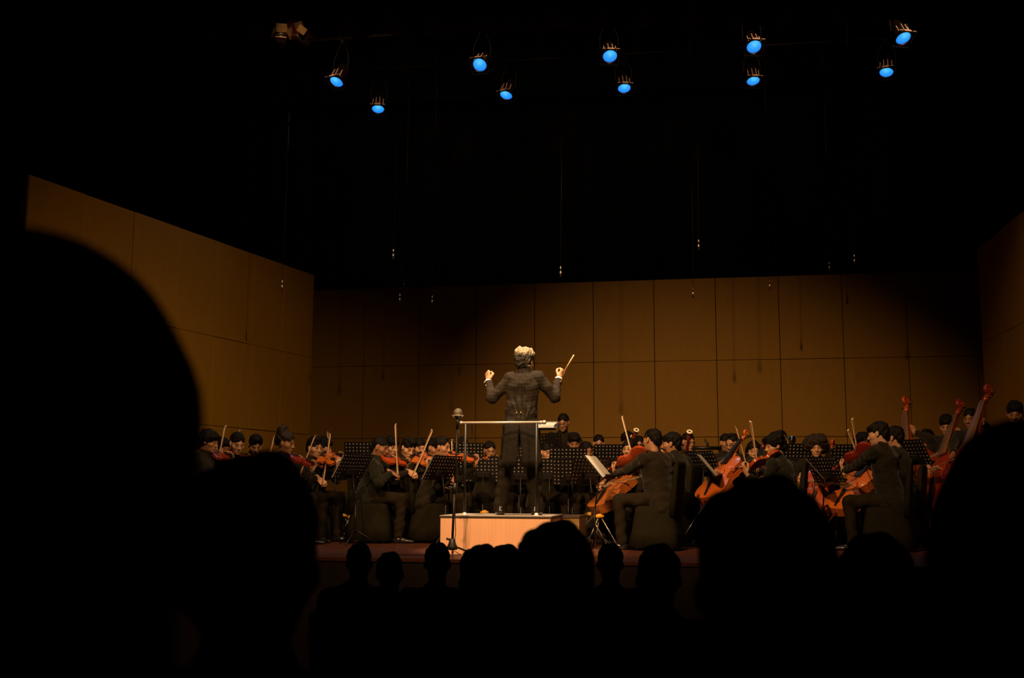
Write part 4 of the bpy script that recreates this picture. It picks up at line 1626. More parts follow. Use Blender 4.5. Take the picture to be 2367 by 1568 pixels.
def bow(frog, tip, zdir, label, thick=1.0):
    mw = frame(frog, y=(tip - frog), z=zdir)
    ln = (tip - frog).length
    t = thing('bow', label, 'bow', mw, 'bows of the string players')
    if ('bow', thick) not in SHARE:
        d = {}
        m = MB()
        pts = [(0, -0.045 + 0.745 * q, 0.022 - 0.012 * math.sin(q * math.pi)) for q in np.linspace(0, 1, 9)]
        m.tube(pts, [0.0052 * thick] * 5 + [0.0045 * thick] * 4, 7)
        d['stick'] = m.mesh('stick', 'bow_stick')
        m = MB()
        m.box((0, 0.345, 0.0), (0.0105 * thick, 0.66, 0.003))
        d['hair_ribbon'] = m.mesh('hair_ribbon', 'bow_hair')
        m = MB()
        m.box((0, 0.0, 0.009), (0.012, 0.045, 0.018))
        d['frog'] = m.mesh('frog', 'ebony')
        m = MB()
        m.loft([[(-0.004, 0.675, 0.0), (0.004, 0.675, 0.0), (0.004, 0.690, 0.0), (-0.004, 0.690, 0.0)], [(-0.005, 0.68, 0.024), (0.005, 0.68, 0.024), (0.005, 0.702, 0.024), (-0.005, 0.702, 0.024)]], smooth=False)
        d['tip'] = m.mesh('tip', 'ivory_ring')
        SHARE[('bow', thick)] = d
    d = SHARE[('bow', thick)]
    for k in ('stick', 'hair_ribbon', 'frog', 'tip'):
        link(k, d[k], t)
    return t


BOWL = 0.70


def fiddler(P, who, scroll, frog=None, tip=None, kind='violin', varnish='varnish_orange', tail=None, zup=None, ilabel=None, blabel=None,
            rw=None, lw=None, thick=1.15, nohand=(), **kw):
    """a seated violin or viola player. scroll=(u,v,sign), frog=(u,v,dY), tip=(u,v,sign)"""
    f, r = P.f, P.r
    hr = P.hr
    tl = P.head + P.hf * 0.040 - P.hu * 0.135 - hr * 0.050
    if tail:
        tl = at(*tail)
    LT = TOTAL[kind]
    sc = far_end(tl, scroll[0], scroll[1], LT, scroll[2])
    ax = (sc - tl).normalized()
    rs = ax.cross(UP).normalized()
    z = zup if zup is not None else UP + rs * 0.75
    mw = frame(tl, y=ax, z=z)
    il = strung(kind, varnish, mw, ilabel or '%s under the chin of %s' % (kind, who))
    L = strung_meshes(kind, varnish)['L']
    zi = (mw.to_3x3() @ Vector((0, 0, 1))).normalized()
    br = mw @ Vector((0, 0.56 * L, 0.13 * L))
    arms = {}
    Pn = mw @ Vector((0, 1.20 * L, 0.02 * L))
    w = Pn - UP * 0.075 + (P.SL - Pn).normalized() * 0.035
    arms['L'] = dict(w=w, hint=-UP + f * 0.2 - r * 0.1, pose='neck', f=(Pn + zi * 0.035 - w), p=(P.head - Pn).normalized() * 1.0)
    if lw:
        arms['L'].update(lw)
    if frog:
        fg = at(frog[0], frog[1], br.y + frog[2])
        tp = far_end(fg, tip[0], tip[1], BOWL, tip[2])
        bow(fg, tp, zi, blabel or 'bow in the hand of %s' % who, thick)
        dr = (P.SR - fg).normalized()
        w = fg + dr * 0.080 + UP * 0.012
        arms['R'] = dict(w=w, hint=-UP * 0.8 + r * 0.9 - f * 0.2, pose='grip', f=(fg - w), p=(-zi - UP * 0.3))
        if rw:
            arms['R'].update(rw)
    kw.setdefault('arms', arms)
    return person(P, **kw)


def cellist(P, who, tail, scroll, frog=None, tip=None, kind='cello', varnish='varnish_red', zhint=None, ilabel=None, blabel=None, lpos=1.12, **kw):
    f, r = P.f, P.r
    tl = at(*tail)
    sc = far_end(tl, scroll[0], scroll[1], TOTAL[kind], scroll[2])
    z = zhint if zhint is not None else f + UP * 0.3
    mw = frame(tl, y=(sc - tl), z=z)
    L = strung_meshes(kind, varnish)['L']
    strung(kind, varnish, mw, ilabel or '%s held by %s' % (kind, who))
    zi = (mw.to_3x3() @ Vector((0, 0, 1))).normalized()
    xi = (mw.to_3x3() @ Vector((1, 0, 0))).normalized()
    arms = {}
    Pn = mw @ Vector((0, lpos * L, 0.06 * L))
    w = Pn + (P.SL - Pn).normalized() * 0.085 - zi * 0.01
    arms['L'] = dict(w=w, hint=-UP * 0.5 - r + f * 0.2, pose='neck', f=(Pn - w) + zi * 0.03, p=-zi + (Pn - w) * 0.2)
    br = mw @ Vector((0, 0.60 * L, 0.12 * L))
    if frog:
        fg = at(frog[0], frog[1], br.y + frog[2])
        tp = far_end(fg, tip[0], tip[1], BOWL, tip[2])
        bow(fg, tp, zi, blabel or 'bow in the hand of %s' % who, 1.2)
    else:
        ax = xi if xi.dot(r) > 0 else -xi
        fg = br + ax * 0.22
        bow(fg, br - ax * (BOWL - 0.22), zi, blabel or 'bow in the hand of %s' % who, 1.2)
    w = fg + (P.SR - fg).normalized() * 0.08 + UP * 0.01
    arms['R'] = dict(w=w, hint=-UP * 0.6 + r - f * 0.2, pose='grip', f=(fg - w), p=-zi - UP * 0.3)
    kw.setdefault('arms', arms)
    return person(P, **kw)


# ================================================================== WINDS
def along(a, b, name, parts, label, cat, group='wind instruments of the orchestra'):
    """a wind instrument built of tubes along a-b; parts: (name, material, [(s, radius), ...])"""
    d = b - a
    mw = frame(a, y=d, z=UP if abs(d.normalized().z) < 0.9 else Vector((0, 1, 0)))
    t = thing(name, label, cat, mw, group)
    Ln = d.length
    for nm, mt, pr in parts:
        m = MB()
        m.tube([(0, s * Ln, 0) for s, _ in pr], [q for _, q in pr], 10)
        m.build(nm, mt, t)
    return t, mw, Ln


def two_hands(P, a, b, sL, sR, off=0.05):
    arms = {}
    for side, s, sg, S in (('L', sL, -1, P.SL), ('R', sR, 1, P.SR)):
        p = a.lerp(b, s)
        w = p + (S - p).normalized() * 0.085 - UP * 0.03
        arms[side] = dict(w=w, hint=P.r * sg - UP * 0.7, pose='keys', f=(p - w) + UP * 0.02, p=(P.head - p).normalized() * 0.4 - UP * 0.6)
    return arms


def flutist(P, who, label_i, **kw):
    d = (P.r * 0.93 + P.f * 0.18 - UP * 0.16).normalized()
    a = P.mouth - d * 0.10 + P.hf * 0.008
    b = a + d * 0.66
    t, mw, Ln = along(a, b, 'flute', [('tube', 'silver', [(0, 0.010), (1, 0.010)]), ('crown', 'silver', [(-0.01, 0.0115), (0.015, 0.0115)]), ('joint', 'silver', [(0.32, 0.0125), (0.36, 0.0125)])], label_i, 'flute')
    m = MB()
    for q in range(9):
        m.lathe([(0.0085, 0.009), (0.0085, 0.015), (0.004, 0.018)], 8, Matrix.Translation((0, Ln * (0.42 + 0.06 * q), 0)))
    m.build('keys', 'silver', t)
    kw['arms'] = two_hands(P, a, b, 0.42, 0.68)
    return person(P, **kw)


def clarinetist(P, who, label_i, name='clarinet', ln=0.62, out=0.62, **kw):
    d = (P.f * out - UP * (1 - out * 0.35)).normalized()
    a = P.mouth + P.hf * 0.004
    b = a + d * ln
    t, mw, Ln = along(a, b, name, [('body_tube', 'ebony', [(0.10, 0.012), (0.9, 0.015)]), ('mouthpiece', 'ebony', [(0.0, 0.004), (0.11, 0.012)]), ('bell', 'ebony', [(0.86, 0.016), (0.94, 0.024), (1.0, 0.036)])], label_i, name)
    m = MB()
    for q in range(9):
        m.tube([(0.014, Ln * (0.2 + 0.07 * q), 0.002), (0.010, Ln * (0.235 + 0.07 * q), 0.014)], 0.0035, 6)
    for s in (0.16, 0.5, 0.85):
        m.tube([(0, Ln * s, 0), (0, Ln * (s + 0.012), 0)], 0.0175, 10)
    m.build('keys', 'silver', t)
    kw['arms'] = two_hands(P, a, b, 0.36, 0.62)
    return person(P, **kw)


def bassoonist(P, who, ring, label_i, lean=0.10, **kw):
    top = at(ring[0], ring[1], ring[2])
    bot = P.H + P.r * 0.22 + P.f * 0.24 - UP * 0.12
    t, mw, Ln = along(bot, top, 'bassoon', [('body_tube', 'bassoon_wood', [(0.0, 0.024), (0.05, 0.03), (0.55, 0.028), (0.62, 0.022), (0.88, 0.019), (0.97, 0.028)]),
                                            ('second_tube', 'bassoon_wood', [(0.05, 0.02), (0.62, 0.018)])], label_i, 'bassoon')
    t.children[1].location.x = 0.034
    m = MB()
    m.lathe([(0.014, -0.012), (0.036, -0.012), (0.041, 0.0), (0.037, 0.012), (0.020, 0.013), (0.016, 0.0)], 18, Matrix.Translation((0, Ln, 0)) @ Matrix.Rotation(R(-90), 4, 'X'))
    m.build('bell_ring', 'ivory_ring', t)
    m = MB()
    m.lathe([(0.0, 0.008), (0.0155, 0.0085)], 14, Matrix.Translation((0, Ln, 0)) @ Matrix.Rotation(R(-90), 4, 'X'), capends=False)
    m.build('bell_bore', 'ebony', t)
    m = MB()
    inv = mw.inverted()
    mo = inv @ P.mouth
    s0 = Vector((0.034, Ln * 0.62, 0))
    m.tube([s0, s0 + Vector((0.0, 0.09, 0.0)), (s0 + mo) / 2 + Vector((0, 0.09, 0)), mo], 0.005, 6)
    m.build('bocal', 'silver', t)
    m = MB()
    for q in range(8):
        m.tube([(-0.02, Ln * (0.15 + 0.06 * q), 0.022), (0.02, Ln * (0.17 + 0.06 * q), 0.026)], 0.005, 6)
    m.build('keys', 'silver', t)
    kw['arms'] = two_hands(P, bot, top, 0.62, 0.36)
    return person(P, **kw)


# ================================================================== MUSIC STANDS
def stand_meshes():
    if 'stand' in SHARE:
        return SHARE['stand']
    d = {}
    W, Hh, nx, ny = 0.48, 0.33, 10, 7
    cw, chh = W / nx, Hh / ny
    m = MB()
    vs, fs = [], []
    hr = 0.0125
    for i in range(nx):
        for j in range(ny):
            x0, y0 = -W / 2 + i * cw, -Hh / 2 + j * chh
            cx, cy = x0 + cw / 2, y0 + chh / 2
            hole = not (j in (0, 1) and 2 <= i <= 7)
            for side, zz in ((1, 0.001), (-1, -0.001)):
                o = len(vs)
                out = [(x0, y0), (cx, y0), (x0 + cw, y0), (x0 + cw, cy), (x0 + cw, y0 + chh), (cx, y0 + chh), (x0, y0 + chh), (x0, cy)]
                vs += [(a, b, zz) for a, b in out]
                if hole:
                    for q in range(8):
                        an = R(-135 + 45 * q)
                        vs.append((cx + hr * math.cos(an), cy + hr * math.sin(an), zz))
                    for q in range(8):
                        q2 = (q + 1) % 8
                        fc = (o + q, o + q2, o + 8 + q2, o + 8 + q)
                        fs.append(fc if side > 0 else fc[::-1])
                else:
                    fc = tuple(o + q for q in range(8))
                    fs.append(fc if side > 0 else fc[::-1])
    m.add(vs, fs)
    for a in (-1, 1):
        m.box((a * W / 2, 0, 0), (0.006, Hh, 0.006))
    m.box((0, Hh / 2, 0), (W, 0.006, 0.006))
    d['desk'] = m.mesh('desk', 'black_metal')
    m = MB()
    m.box((0, -Hh / 2, 0.025), (W, 0.004, 0.056))
    m.box((0, -Hh / 2 + 0.008, 0.052), (W, 0.018, 0.003))
    d['ledge'] = m.mesh('ledge', 'black_metal')
    m = MB()
    m.box((0, -0.06, -0.02), (0.16, 0.06, 0.035))
    d['bracket'] = m.mesh('bracket', 'black_plastic')
    m = MB()
    for s in (-1, 1):
        vs, fs = [], []
        for i in range(7):
            x = s * (0.004 + 0.215 * i / 6)
            z = 0.004 + 0.004 * math.sin(i / 6 * math.pi)
            vs += [(x, -0.155, z), (x, 0.150, z + 0.002), (x, -0.155, z - 0.002), (x, 0.150, z)]
        for i in range(6):
            a = 4 * i
            q = [(a, a + 4, a + 5, a + 1), (a + 3, a + 7, a + 6, a + 2)]
            fs += q if s > 0 else [f_[::-1] for f_ in q]
        m.add(vs, fs, True)
    d['pages'] = m.mesh('pages', 'paper')
    SHARE['stand'] = d
    return d


def music_stand(u, v, Y, phi, who, tilt=22, paper=True, scale=1.0, plabel=None, label=None, poff=0.0):
    """desk centre seen at (u, v); phi: the way its paper side faces; tilt: lean back from the vertical"""
    d = stand_meshes()
    c = at(u, v, Y)
    n = Vector((math.sin(R(phi)), -math.cos(R(phi)), 0))
    z = n * math.cos(R(tilt)) + UP * math.sin(R(tilt))
    y = UP * math.cos(R(tilt)) - n * math.sin(R(tilt))
    x = y.cross(z)
    foot = Vector((c.x, c.y, 0)) - n * 0.05
    root = thing('music_stand', label or 'black perforated music stand %s' % who, 'music stand', foot, 'music stands of the orchestra')
    dm = Matrix((x, y, z)).transposed().to_4x4() @ Matrix.Scale(scale, 4)
    dm.translation = c - foot
    dk = link('desk', d['desk'], root, dm)
    for k in ('ledge', 'bracket'):
        link(k, d[k], dk)
    top = c - foot - y * 0.06 - z * 0.03
    m = MB()
    m.tube([(0, 0, 0.12), (0, 0, top.z * 0.55)], 0.012, 8)
    m.tube([(0, 0, top.z * 0.5), top], 0.008, 8)
    m.build('pole', 'black_metal', root)
    for a in (20, 140, 260):
        m = MB()
        dx, dy = math.cos(R(a + phi)), math.sin(R(a + phi))
        m.tube([(0, 0, 0.17), (dx * 0.27, dy * 0.27, 0.012)], 0.008, 6)
        m.build('leg', 'black_metal', root)
    if paper:
        o = link('sheet_music', d['pages'], None)
        mm_ = dm.copy()
        mm_.translation = c + z * 0.003 + x * poff - y * abs(poff) * 0.3
        o.matrix_world = mm_
        tag(o, plabel or 'sheet music on the stand %s' % who, 'sheet music', 'sheet music on the stands')
    return root


# ================================================================== SMALL TRIPODS WITH YELLOW HEADS
def peg_stand(u, v, Y, label, lean=0.0):
    c = at(u, v, Y)
    t = thing('instrument_stand', label, 'stand', (c.x, c.y, 0), 'yellow headed instrument stands on the floor')
    m = MB()
    m.loft([[(0.055 * math.cos(a) * q, 0.04 * math.sin(a) * q, z) for a in np.linspace(0, 2 * math.pi, 12, endpoint=False)] for q, z in ((0.6, c.z - 0.02), (0.95, c.z - 0.014), (1.0, c.z), (0.9, c.z + 0.012), (0.45, c.z + 0.02), (0.35, c.z + 0.028))])
    m.build('yoke_pad', 'yellow_rubber', t)
    for a in (100, 220, 340):
        m = MB()
        dx, dy = math.cos(R(a)), math.sin(R(a))
        m.tube([(dx * 0.02, dy * 0.02, c.z - 0.015), (dx * 0.21, dy * 0.21, 0.010)], 0.007, 6)
        m.tube([(dx * 0.2, dy * 0.2, 0.014), (dx * 0.225, dy * 0.225, 0.010)], 0.010, 6)
        m.build('leg', 'chrome', t)
    return t
# ================================================================== THE CONDUCTOR
def conductor():
    Yc = 11.2
    zp = PH
    P = Pose(1213, 835, Yc, 180 - 6, hphi=180 - 26, pitch=6, roll=0, lean=0.0, sit=False, z0=zp, scale=1.0)
    P.N = at(1212, 861, Yc - 0.022)
    P.H = at(1203, 972, Yc + 0.0)
    P.t = (P.N - P.H).normalized()
    sh = P.N - P.t * 0.045
    P.SL, P.SR = at(1180, 877, Yc), at(1242, 873, Yc)
    wl = at(1129, 882, Yc + 0.16)
    wr = at(1291, 876, Yc + 0.16)
    el = at(1144, 918, Yc + 0.02)
    er = at(1272, 915, Yc + 0.02)
    arms = {'L': dict(w=wl, hint=el - (P.SL + wl) / 2, pose='fist', f=at(1127, 860, Yc + 0.19) - wl, p=P.r * 0.6 + P.f * 0.5),
            'R': dict(w=wr, hint=er - (P.SR + wr) / 2, pose='grip', f=at(1302, 857, Yc + 0.20) - wr, p=-P.r * 0.9 + P.f * 0.5)}
    fl, fr = at(1156, 1186, Yc + 0.05), at(1240, 1186, Yc + 0.05)
    base = Vector((P.H.x, P.H.y, zp))
    root = thing('person', 'silver haired conductor in a tailcoat, arms raised, back to the audience', 'person', base)
    A0 = A3(base)
    f, r, t = P.f, P.r, P.t
    J, hands = [], []
    for side, sg, S in (('L', -1, P.SL), ('R', 1, P.SR)):
        a = arms[side]
        E, W = ik(S, a['w'], a['hint'], 0.275, 0.235)
        J.append((S, E, W))
        fd = a['f'].normalized()
        z = -(a['p'] - fd * a['p'].dot(fd))
        V, F = hand_mesh(a['pose'])
        if sg < 0:
            V, F = V * A3((1, -1, 1)), F[:, ::-1]
        hands.append((xf(V, frame(W + fd * 0.012, x=fd, z=z)), F))
    hv, hf_, ht = head_mesh('near')
    parts = [(xf(hv, P.HM), hf_, ht)] + [(V, F, None) for V, F in hands]
    core = [cone(P.H, P.N - t * 0.10, 0.10, 0.105, 0.05, f, 1.4), cone(P.SL, P.SR, 0.045, 0.045, 0.05), cone(P.N - t * 0.06, P.head - P.hu * 0.09 - P.hf * 0.03, 0.052, 0.047, 0.04)]
    for S, E, W in J:
        core += [cone(S, E, 0.038, 0.034, 0.03), cone(E, W, 0.034, 0.024, 0.02)]
    for hp, ft in ((P.H - r * 0.09, fl), (P.H + r * 0.09, fr)):
        core += [cone(hp, (hp + ft) / 2, 0.06, 0.045, 0.03), cone((hp + ft) / 2, Vector((ft.x, ft.y, zp + 0.09)), 0.045, 0.03, 0.03)]
    V, F = solid(core, 0.02)
    parts.append((V, F, None))
    VV, FF, TT, o = [], [], [], 0
    for V, F, T in parts:
        VV.append(V)
        FF.append(F + o)
        TT.append(np.ones((len(V), 3), dtype=np.float32) if T is None else T)
        o += len(V)
    link('body', fast_mesh('body', np.concatenate(VV) - A0, np.concatenate(FF), tint=np.concatenate(TT), mats=('skin_fair',)), root)
    link('hair', hair_mesh('silver', 'hair_silver'), root, Matrix.Translation(-base) @ P.HM)
    # tailcoat: trunk, sleeves; folds hang from the shoulders down the back
    waist = P.H + t * 0.13
    Jk = [cone(P.H - UP * 0.09, waist, 0.176, 0.152, 0.05, f, 1.30), cone(waist, P.N - t * 0.17, 0.152, 0.170, 0.06, f, 1.38),
          cone(P.SL + r * 0.0, P.SR - r * 0.0, 0.068, 0.068, 0.04, f, 1.05), cone(P.N - t * 0.12, P.N - t * 0.02, 0.12, 0.068, 0.07),
          cone(P.N - t * 0.035, P.SL + UP * 0.012 - r * 0.012, 0.070, 0.050, 0.02), cone(P.N - t * 0.035, P.SR + UP * 0.012 + r * 0.012, 0.070, 0.050, 0.02),
          cone(P.N - t * 0.02, P.N + UP * 0.040 - f * 0.010, 0.070, 0.064, 0.02)]
    cuffs = []
    for S, E, W in J:
        fa = (W - E).normalized()
        Jk += [cone(S, E, 0.068, 0.055, 0.03), cone(E, W - fa * 0.02, 0.057, 0.044, 0.03)]
        cuffs.append((A3(W), A3(fa)))
    rA_, cA, tA, fA = A3(r), A3(P.N), A3(t), A3(f)
    s1_, s2_ = wob(0.0040, 30, 900), wob(0.0030, 62, 901, (0.8, 0.8, 1.3))
    small = lambda p: s1_(p) + s2_(p)

    def dsp(p):
        q = p - cA
        lat = q @ rA_
        dn = -(q @ tA)
        g = np.sin(math.pi * np.clip(dn / 0.46, 0, 1))
        w = 0.032 + 0.050 * g
        env = np.clip(dn / 0.06, 0, 1) * np.clip((0.52 - dn) / 0.1, 0, 1) * np.exp(-(lat / (1.5 * w)) ** 2)
        back_ = np.clip(-(q @ fA) / 0.05, 0, 1)
        fold = np.sin(lat / w * 7.0 + 0.8 + 0.9 * np.sin(dn * 11))
        return 0.0125 * env * back_ * fold + small(p)

    def cut(p):
        d = np.full(len(p), -1.0, dtype=np.float32)
        for w, n in cuffs:
            q = p - w
            al = q @ n
            rad = np.sqrt(np.maximum(np.einsum('ij,ij->i', q, q) - al ** 2, 0))
            d = np.maximum(d, np.where(rad < 0.075, np.minimum(np.minimum(al + 0.008, 0.075 - rad), 0.11 - al), -1))
        return d
    V, F = solid(Jk, 0.0095, dsp, cut=cut)
    jk = link('tailcoat', fast_mesh('tailcoat', V - A0, F, mats=('tailcoat',)), root)
    # two tails, curved panels with thickness hanging to the knee
    for sg, ua, ub, uc, ud in ((-1, 1170, 1200, 1158, 1195), (1, 1200, 1241, 1206, 1254)):
        pts = []
        for i in range(9):
            q = i / 8
            z = 958 + (1081 - 958) * q
            row = []
            for j in range(9):
                w = j / 8
                u = (ua + (uc - ua) * q) * (1 - w) + (ub + (ud - ub) * q) * w
                dep = -0.132 + 0.05 * max(0, 1 - q * 6) + 0.085 * (w if sg > 0 else 1 - w) ** 2 * (1 - 0.5 * q) - 0.035 * min(1, q * 2.5) + 0.008 * q * math.sin(w * 14 + sg)
                row.append(at(u, z, Yc + dep))
            pts.append(row)
        m = MB()
        vs = [p for row in pts for p in row] + [p + f * 0.014 for row in pts for p in row]
        n = 81
        fs = []
        for i in range(8):
            for j in range(8):
                a = i * 9 + j
                fs.append((a, a + 1, a + 10, a + 9)[::-1])
                fs.append((n + a, n + a + 1, n + a + 10, n + a + 9))
        bd = [j for j in range(9)] + [9 * i + 8 for i in range(1, 9)] + [72 + j for j in range(7, -1, -1)] + [9 * i for i in range(7, 0, -1)]
        for a, b in zip(bd, bd[1:] + bd[:1]):
            fs.append((a, b, n + b, n + a))
        m.add([p - base for p in vs], fs, True)
        m.build('coat_tail', 'coat_tails', jk)
    # gold buttons at the waist and on the cuffs
    def button(p, nrm):
        m = MB()
        q = nrm.to_track_quat('Z', 'Y').to_matrix().to_4x4()
        q.translation = p - base
        m.lathe([(0.0, 0.010), (0.008, 0.008), (0.011, 0.003), (0.011, -0.004)], 12, q)
        m.build('button', 'gold_button', jk)
    back = -f
    for u in (1194, 1204):
        button(at(u, 955, Yc - 0.135), back)
    for (S, E, W), uu in zip(J, ((1119.5, 885, 1123, 892), (1296.5, 883, 1291.5, 888.5))):
        for k in (0, 1):
            button(at(uu[2 * k], uu[2 * k + 1], W.y - 0.062), (back + UP * 0.2).normalized())
    # shirt collar and cuffs
    m = MB()
    rng_ = [P.N + UP * 0.060 - f * 0.010 + (r * math.cos(a) * 0.062 + f * (math.sin(a) * 0.062)) for a in np.linspace(0, 2 * math.pi, 25)]
    m.tube([p + UP * 0.004 - base for p in rng_], 0.008, 8)
    m.build('shirt_collar', 'shirt_white', root)
    for S, E, W in J:
        fa = (W - E).normalized()
        m = MB()
        m.tube([W - fa * 0.03 - base, W + fa * 0.006 - base], 0.037, 16)
        m.build('shirt_cuff', 'shirt_white', root)
    Tr = [cone(P.H - r * 0.065 - UP * 0.02, P.H + r * 0.065 - UP * 0.02, 0.098, 0.098, 0.05, f, 1.15)]
    for hp, ft in ((P.H - r * 0.09, fl), (P.H + r * 0.09, fr)):
        an = Vector((ft.x, ft.y, zp + 0.055))
        kn = (hp + an) / 2 + f * 0.02
        Tr += [cone(hp - UP * 0.03, kn, 0.088, 0.076, 0.04), cone(kn, an, 0.074, 0.072, 0.03)]
    V, F = solid(Tr, 0.012, wob(0.0042, 24, 77), cut=lambda p: zp + 0.03 - p[:, 2])
    link('trousers', fast_mesh('trousers', V - A0, F, mats=('coat_tails',)), root)
    for ft, sg in ((fl, -1), (fr, 1)):
        link('shoe', shoe_mesh(), root, frame(Vector((ft.x, ft.y, zp)) - base, y=(f + r * sg * 0.2), z=UP))
    # the baton
    W = J[1][2]
    b0, b1 = at(1303, 862, Yc + 0.235), at(1326.5, 821, Yc + 0.10)
    m = MB()
    d = (b1 - b0).normalized()
    t_ = thing('baton', 'pale conducting baton in the raised right hand', 'baton', b0)
    m.tube([(0, 0, 0), b1 - b0], [0.0085, 0.0065], 8)
    m.build('stick', 'baton_wood', t_)
    m = MB()
    m.tube([-d * 0.05, -d * 0.02, d * 0.01], [0.006, 0.013, 0.008], 10)
    m.build('handle', 'bow_stick', t_)


conductor()

# the conductor's own stand with the bright score
sc_ = at(1246, 988, 12.0)
cs = thing('score_stand', 'black conductor stand holding the bright white score', 'music stand', (sc_.x, sc_.y, 0))
Msc = Matrix.Translation(sc_) @ SROT.to_4x4() @ Matrix.Rotation(R(11), 4, 'X')
m = MB()
m.box((0, 0, 0), (0.42, 0.40, 0.012))
m.box((0, -0.195, 0.008), (0.42, 0.012, 0.022))
o = m.build('desk', 'black_metal', cs)
o.matrix_local = Matrix.Translation((0, 0, sc_.z)) @ Msc.to_3x3().to_4x4()
m = MB()
m.tube([(0, 0, 0.03), (0, 0, sc_.z - 0.02)], 0.015, 10)
m.build('pole', 'black_metal', cs)
m = MB()
m.lathe([(0.19, 0.0), (0.19, 0.012), (0.04, 0.03), (0.02, 0.05)], 20)
m.build('base', 'black_metal', cs)
m = MB()
for s in (-1, 1):
    vs, fs = [], []
    for i in range(9):
        x = s * (0.003 + 0.185 * i / 8)
        z = 0.016 + 0.026 * math.sin(min(1, i / 5) * math.pi * 0.6)
        vs += [(x, -0.17, z), (x, 0.17, z), (x, -0.17, 0.007), (x, 0.17, 0.007)]
    for i in range(8):
        a = 4 * i
        q = [(a, a + 4, a + 5, a + 1), (a + 2, a + 6, a + 4, a), (a + 1, a + 5, a + 7, a + 3)]
        fs += q if s > 0 else [z_[::-1] for z_ in q]
    m.add(vs, fs, True)
o = m.build('score', 'paper')
o.matrix_world = Msc
tag(o, 'open white score glowing in the spotlight beside the conductor', 'sheet music')


def seat(P, who):
    chair(P, 'dark cloth covered chair under %s' % who)


def NM(s):
    return s


# ================================================================== FIRST AND SECOND VIOLINS, LEFT
def V(who, label, u, v, Y, phi, scroll, frog=None, tip=None, hphi=None, pitch=14, roll=0, lean=0.09, chairs=True, **kw):
    P = Pose(u, v, Y, phi, hphi, pitch, roll, lean)
    fiddler(P, who, scroll, frog, tip, label=label, **kw)
    if chairs:
        seat(P, who)
    return P


V('the bowl haired violinist', 'violinist with bowl cut dark hair at the far left, in profile', 483, 1020, 12.2, 80, (545, 1058, 1), (497, 1105, 0.05), (520, 985, 1),
  hphi=80, hair='bowl', skin='skin_tan', jacket='suit_black', varnish='varnish_deep')
V('the half hidden violinist behind the bowl haired one', 'half hidden violinist right behind the bowl haired one', 513, 1036, 13.7, 70, (560, 1060, 1), hphi=55, hair='round', skin='skin_tan', jacket='suit_green', head='far', varnish='varnish_red')
V('the violinist with a bow before his face', 'young violinist with short hair, bow crossing his face, far left group', 548, 1025, 12.7, 70, (600, 1068, 1), (531, 1086, -0.12), (552.5, 996, 1), hphi=35, pitch=22, hair='short', skin='skin_fair', varnish='varnish_brown', blabel='slim bow crossing the face of a violinist at far left')
V('the violinist looking down', 'violinist with tousled hair looking down, beside the bun wearer', 591, 1029, 13.6, 60, (650, 1080, 1), (612, 1105, 0.0), (634, 1008, 1), hphi=20, pitch=28, hair='crest', skin='skin_tan', head='far', varnish='varnish_red')
V('the musician with a hair bun', 'violinist with a large hair bun, in profile', 661, 1024, 12.5, 82, (742, 1084, 1), (693, 1099, -0.10), (727.5, 1009, 1), hphi=74, pitch=12, hair='bun', hmat='hair_brown', skin='skin_brown', head='fem', varnish='varnish_deep', ilabel='dark red violin under the chin of the bun wearer', blabel='pale bow slanting in front of the bun wearer')
V('the serious violinist right of the bun wearer', 'serious young violinist right of the bun wearer, facing right', 727, 1035, 13.3, 60, (801, 1075, -1), (747, 1117, -0.10), (764, 1004, 1), hphi=50, pitch=8, hair='crest', skin='skin_fair', varnish='varnish_orange', tail=(741, 1056, 13.25),
  ilabel='orange violin of the serious young violinist, nearly level', blabel='upright bow held low by the serious young violinist')
V('the dark haired violinist hidden behind the serious one', 'dark haired violinist hidden behind the serious young one', 748, 1034, 14.4, 70, (800, 1052, 1), (772, 1085, 0.0), (756, 1000, 1), hphi=80, hair='round', skin='skin_tan', head='far', varnish='varnish_red')
Pv7 = V('the front violinist on the left', 'violinist in profile seated nearest the podium on the left', 879, 1034, 13.2, 86, (964, 1074, 1), (919, 1101, -0.16), (913, 981, 1), hphi=72, pitch=16, hair='short', skin='skin_brown', jacket='suit_green', h=0.0125,
       tail=(884, 1059, 13.12), varnish='varnish_red', ilabel='glossy red violin of the front left violinist', blabel='upright pale bow of the front left violinist', lean=0.06)
V('the violinist between the front two on the left', 'face of a violinist between the two front left violinists', 905, 1033, 14.4, 60, (960, 1070, 1), hphi=40, hair='round', skin='skin_fair', head='far', varnish='varnish_red')
V('the bowed down violinist', 'violinist bending his head over an orange violin, left of the rail', 944, 1036, 13.5, 66, (1012, 1078, -1), (956, 1098, -0.18), (1000, 995, 1), hphi=34, pitch=26, roll=-8, hair='crest', skin='skin_fair', tail=(962, 1056, 13.42), varnish='varnish_orange',
  ilabel='bright orange violin of the bowed down violinist', blabel='bow slanting right of the bowed down violinist')
V('the violinist behind the bowed down one', 'partly hidden face right behind the bowed down violinist', 969, 1035, 14.6, 60, (1030, 1062, 1), hphi=30, hair='long', skin='skin_fair', head='fem', varnish='varnish_red')
V('the violinist with a receding hairline', 'violinist with a receding hairline beside the microphone stand', 1022, 1034, 13.3, 84, (1124, 1064, 1), (1047, 1112, -0.10), (1044, 1018, 1), hphi=66, pitch=8, hair='receding', skin='skin_tan', tail=(1036, 1054, 13.25), varnish='varnish_orange',
  ilabel='orange violin of the violinist with receding hair', blabel='bow half hidden behind the tall microphone stand')
V('the violinist behind the receding hairline', 'violinist hidden behind the one with receding hair', 1004, 1036, 14.4, 70, (1050, 1070, 1), hphi=45, hair='short', skin='skin_tan', head='far', varnish='varnish_brown')

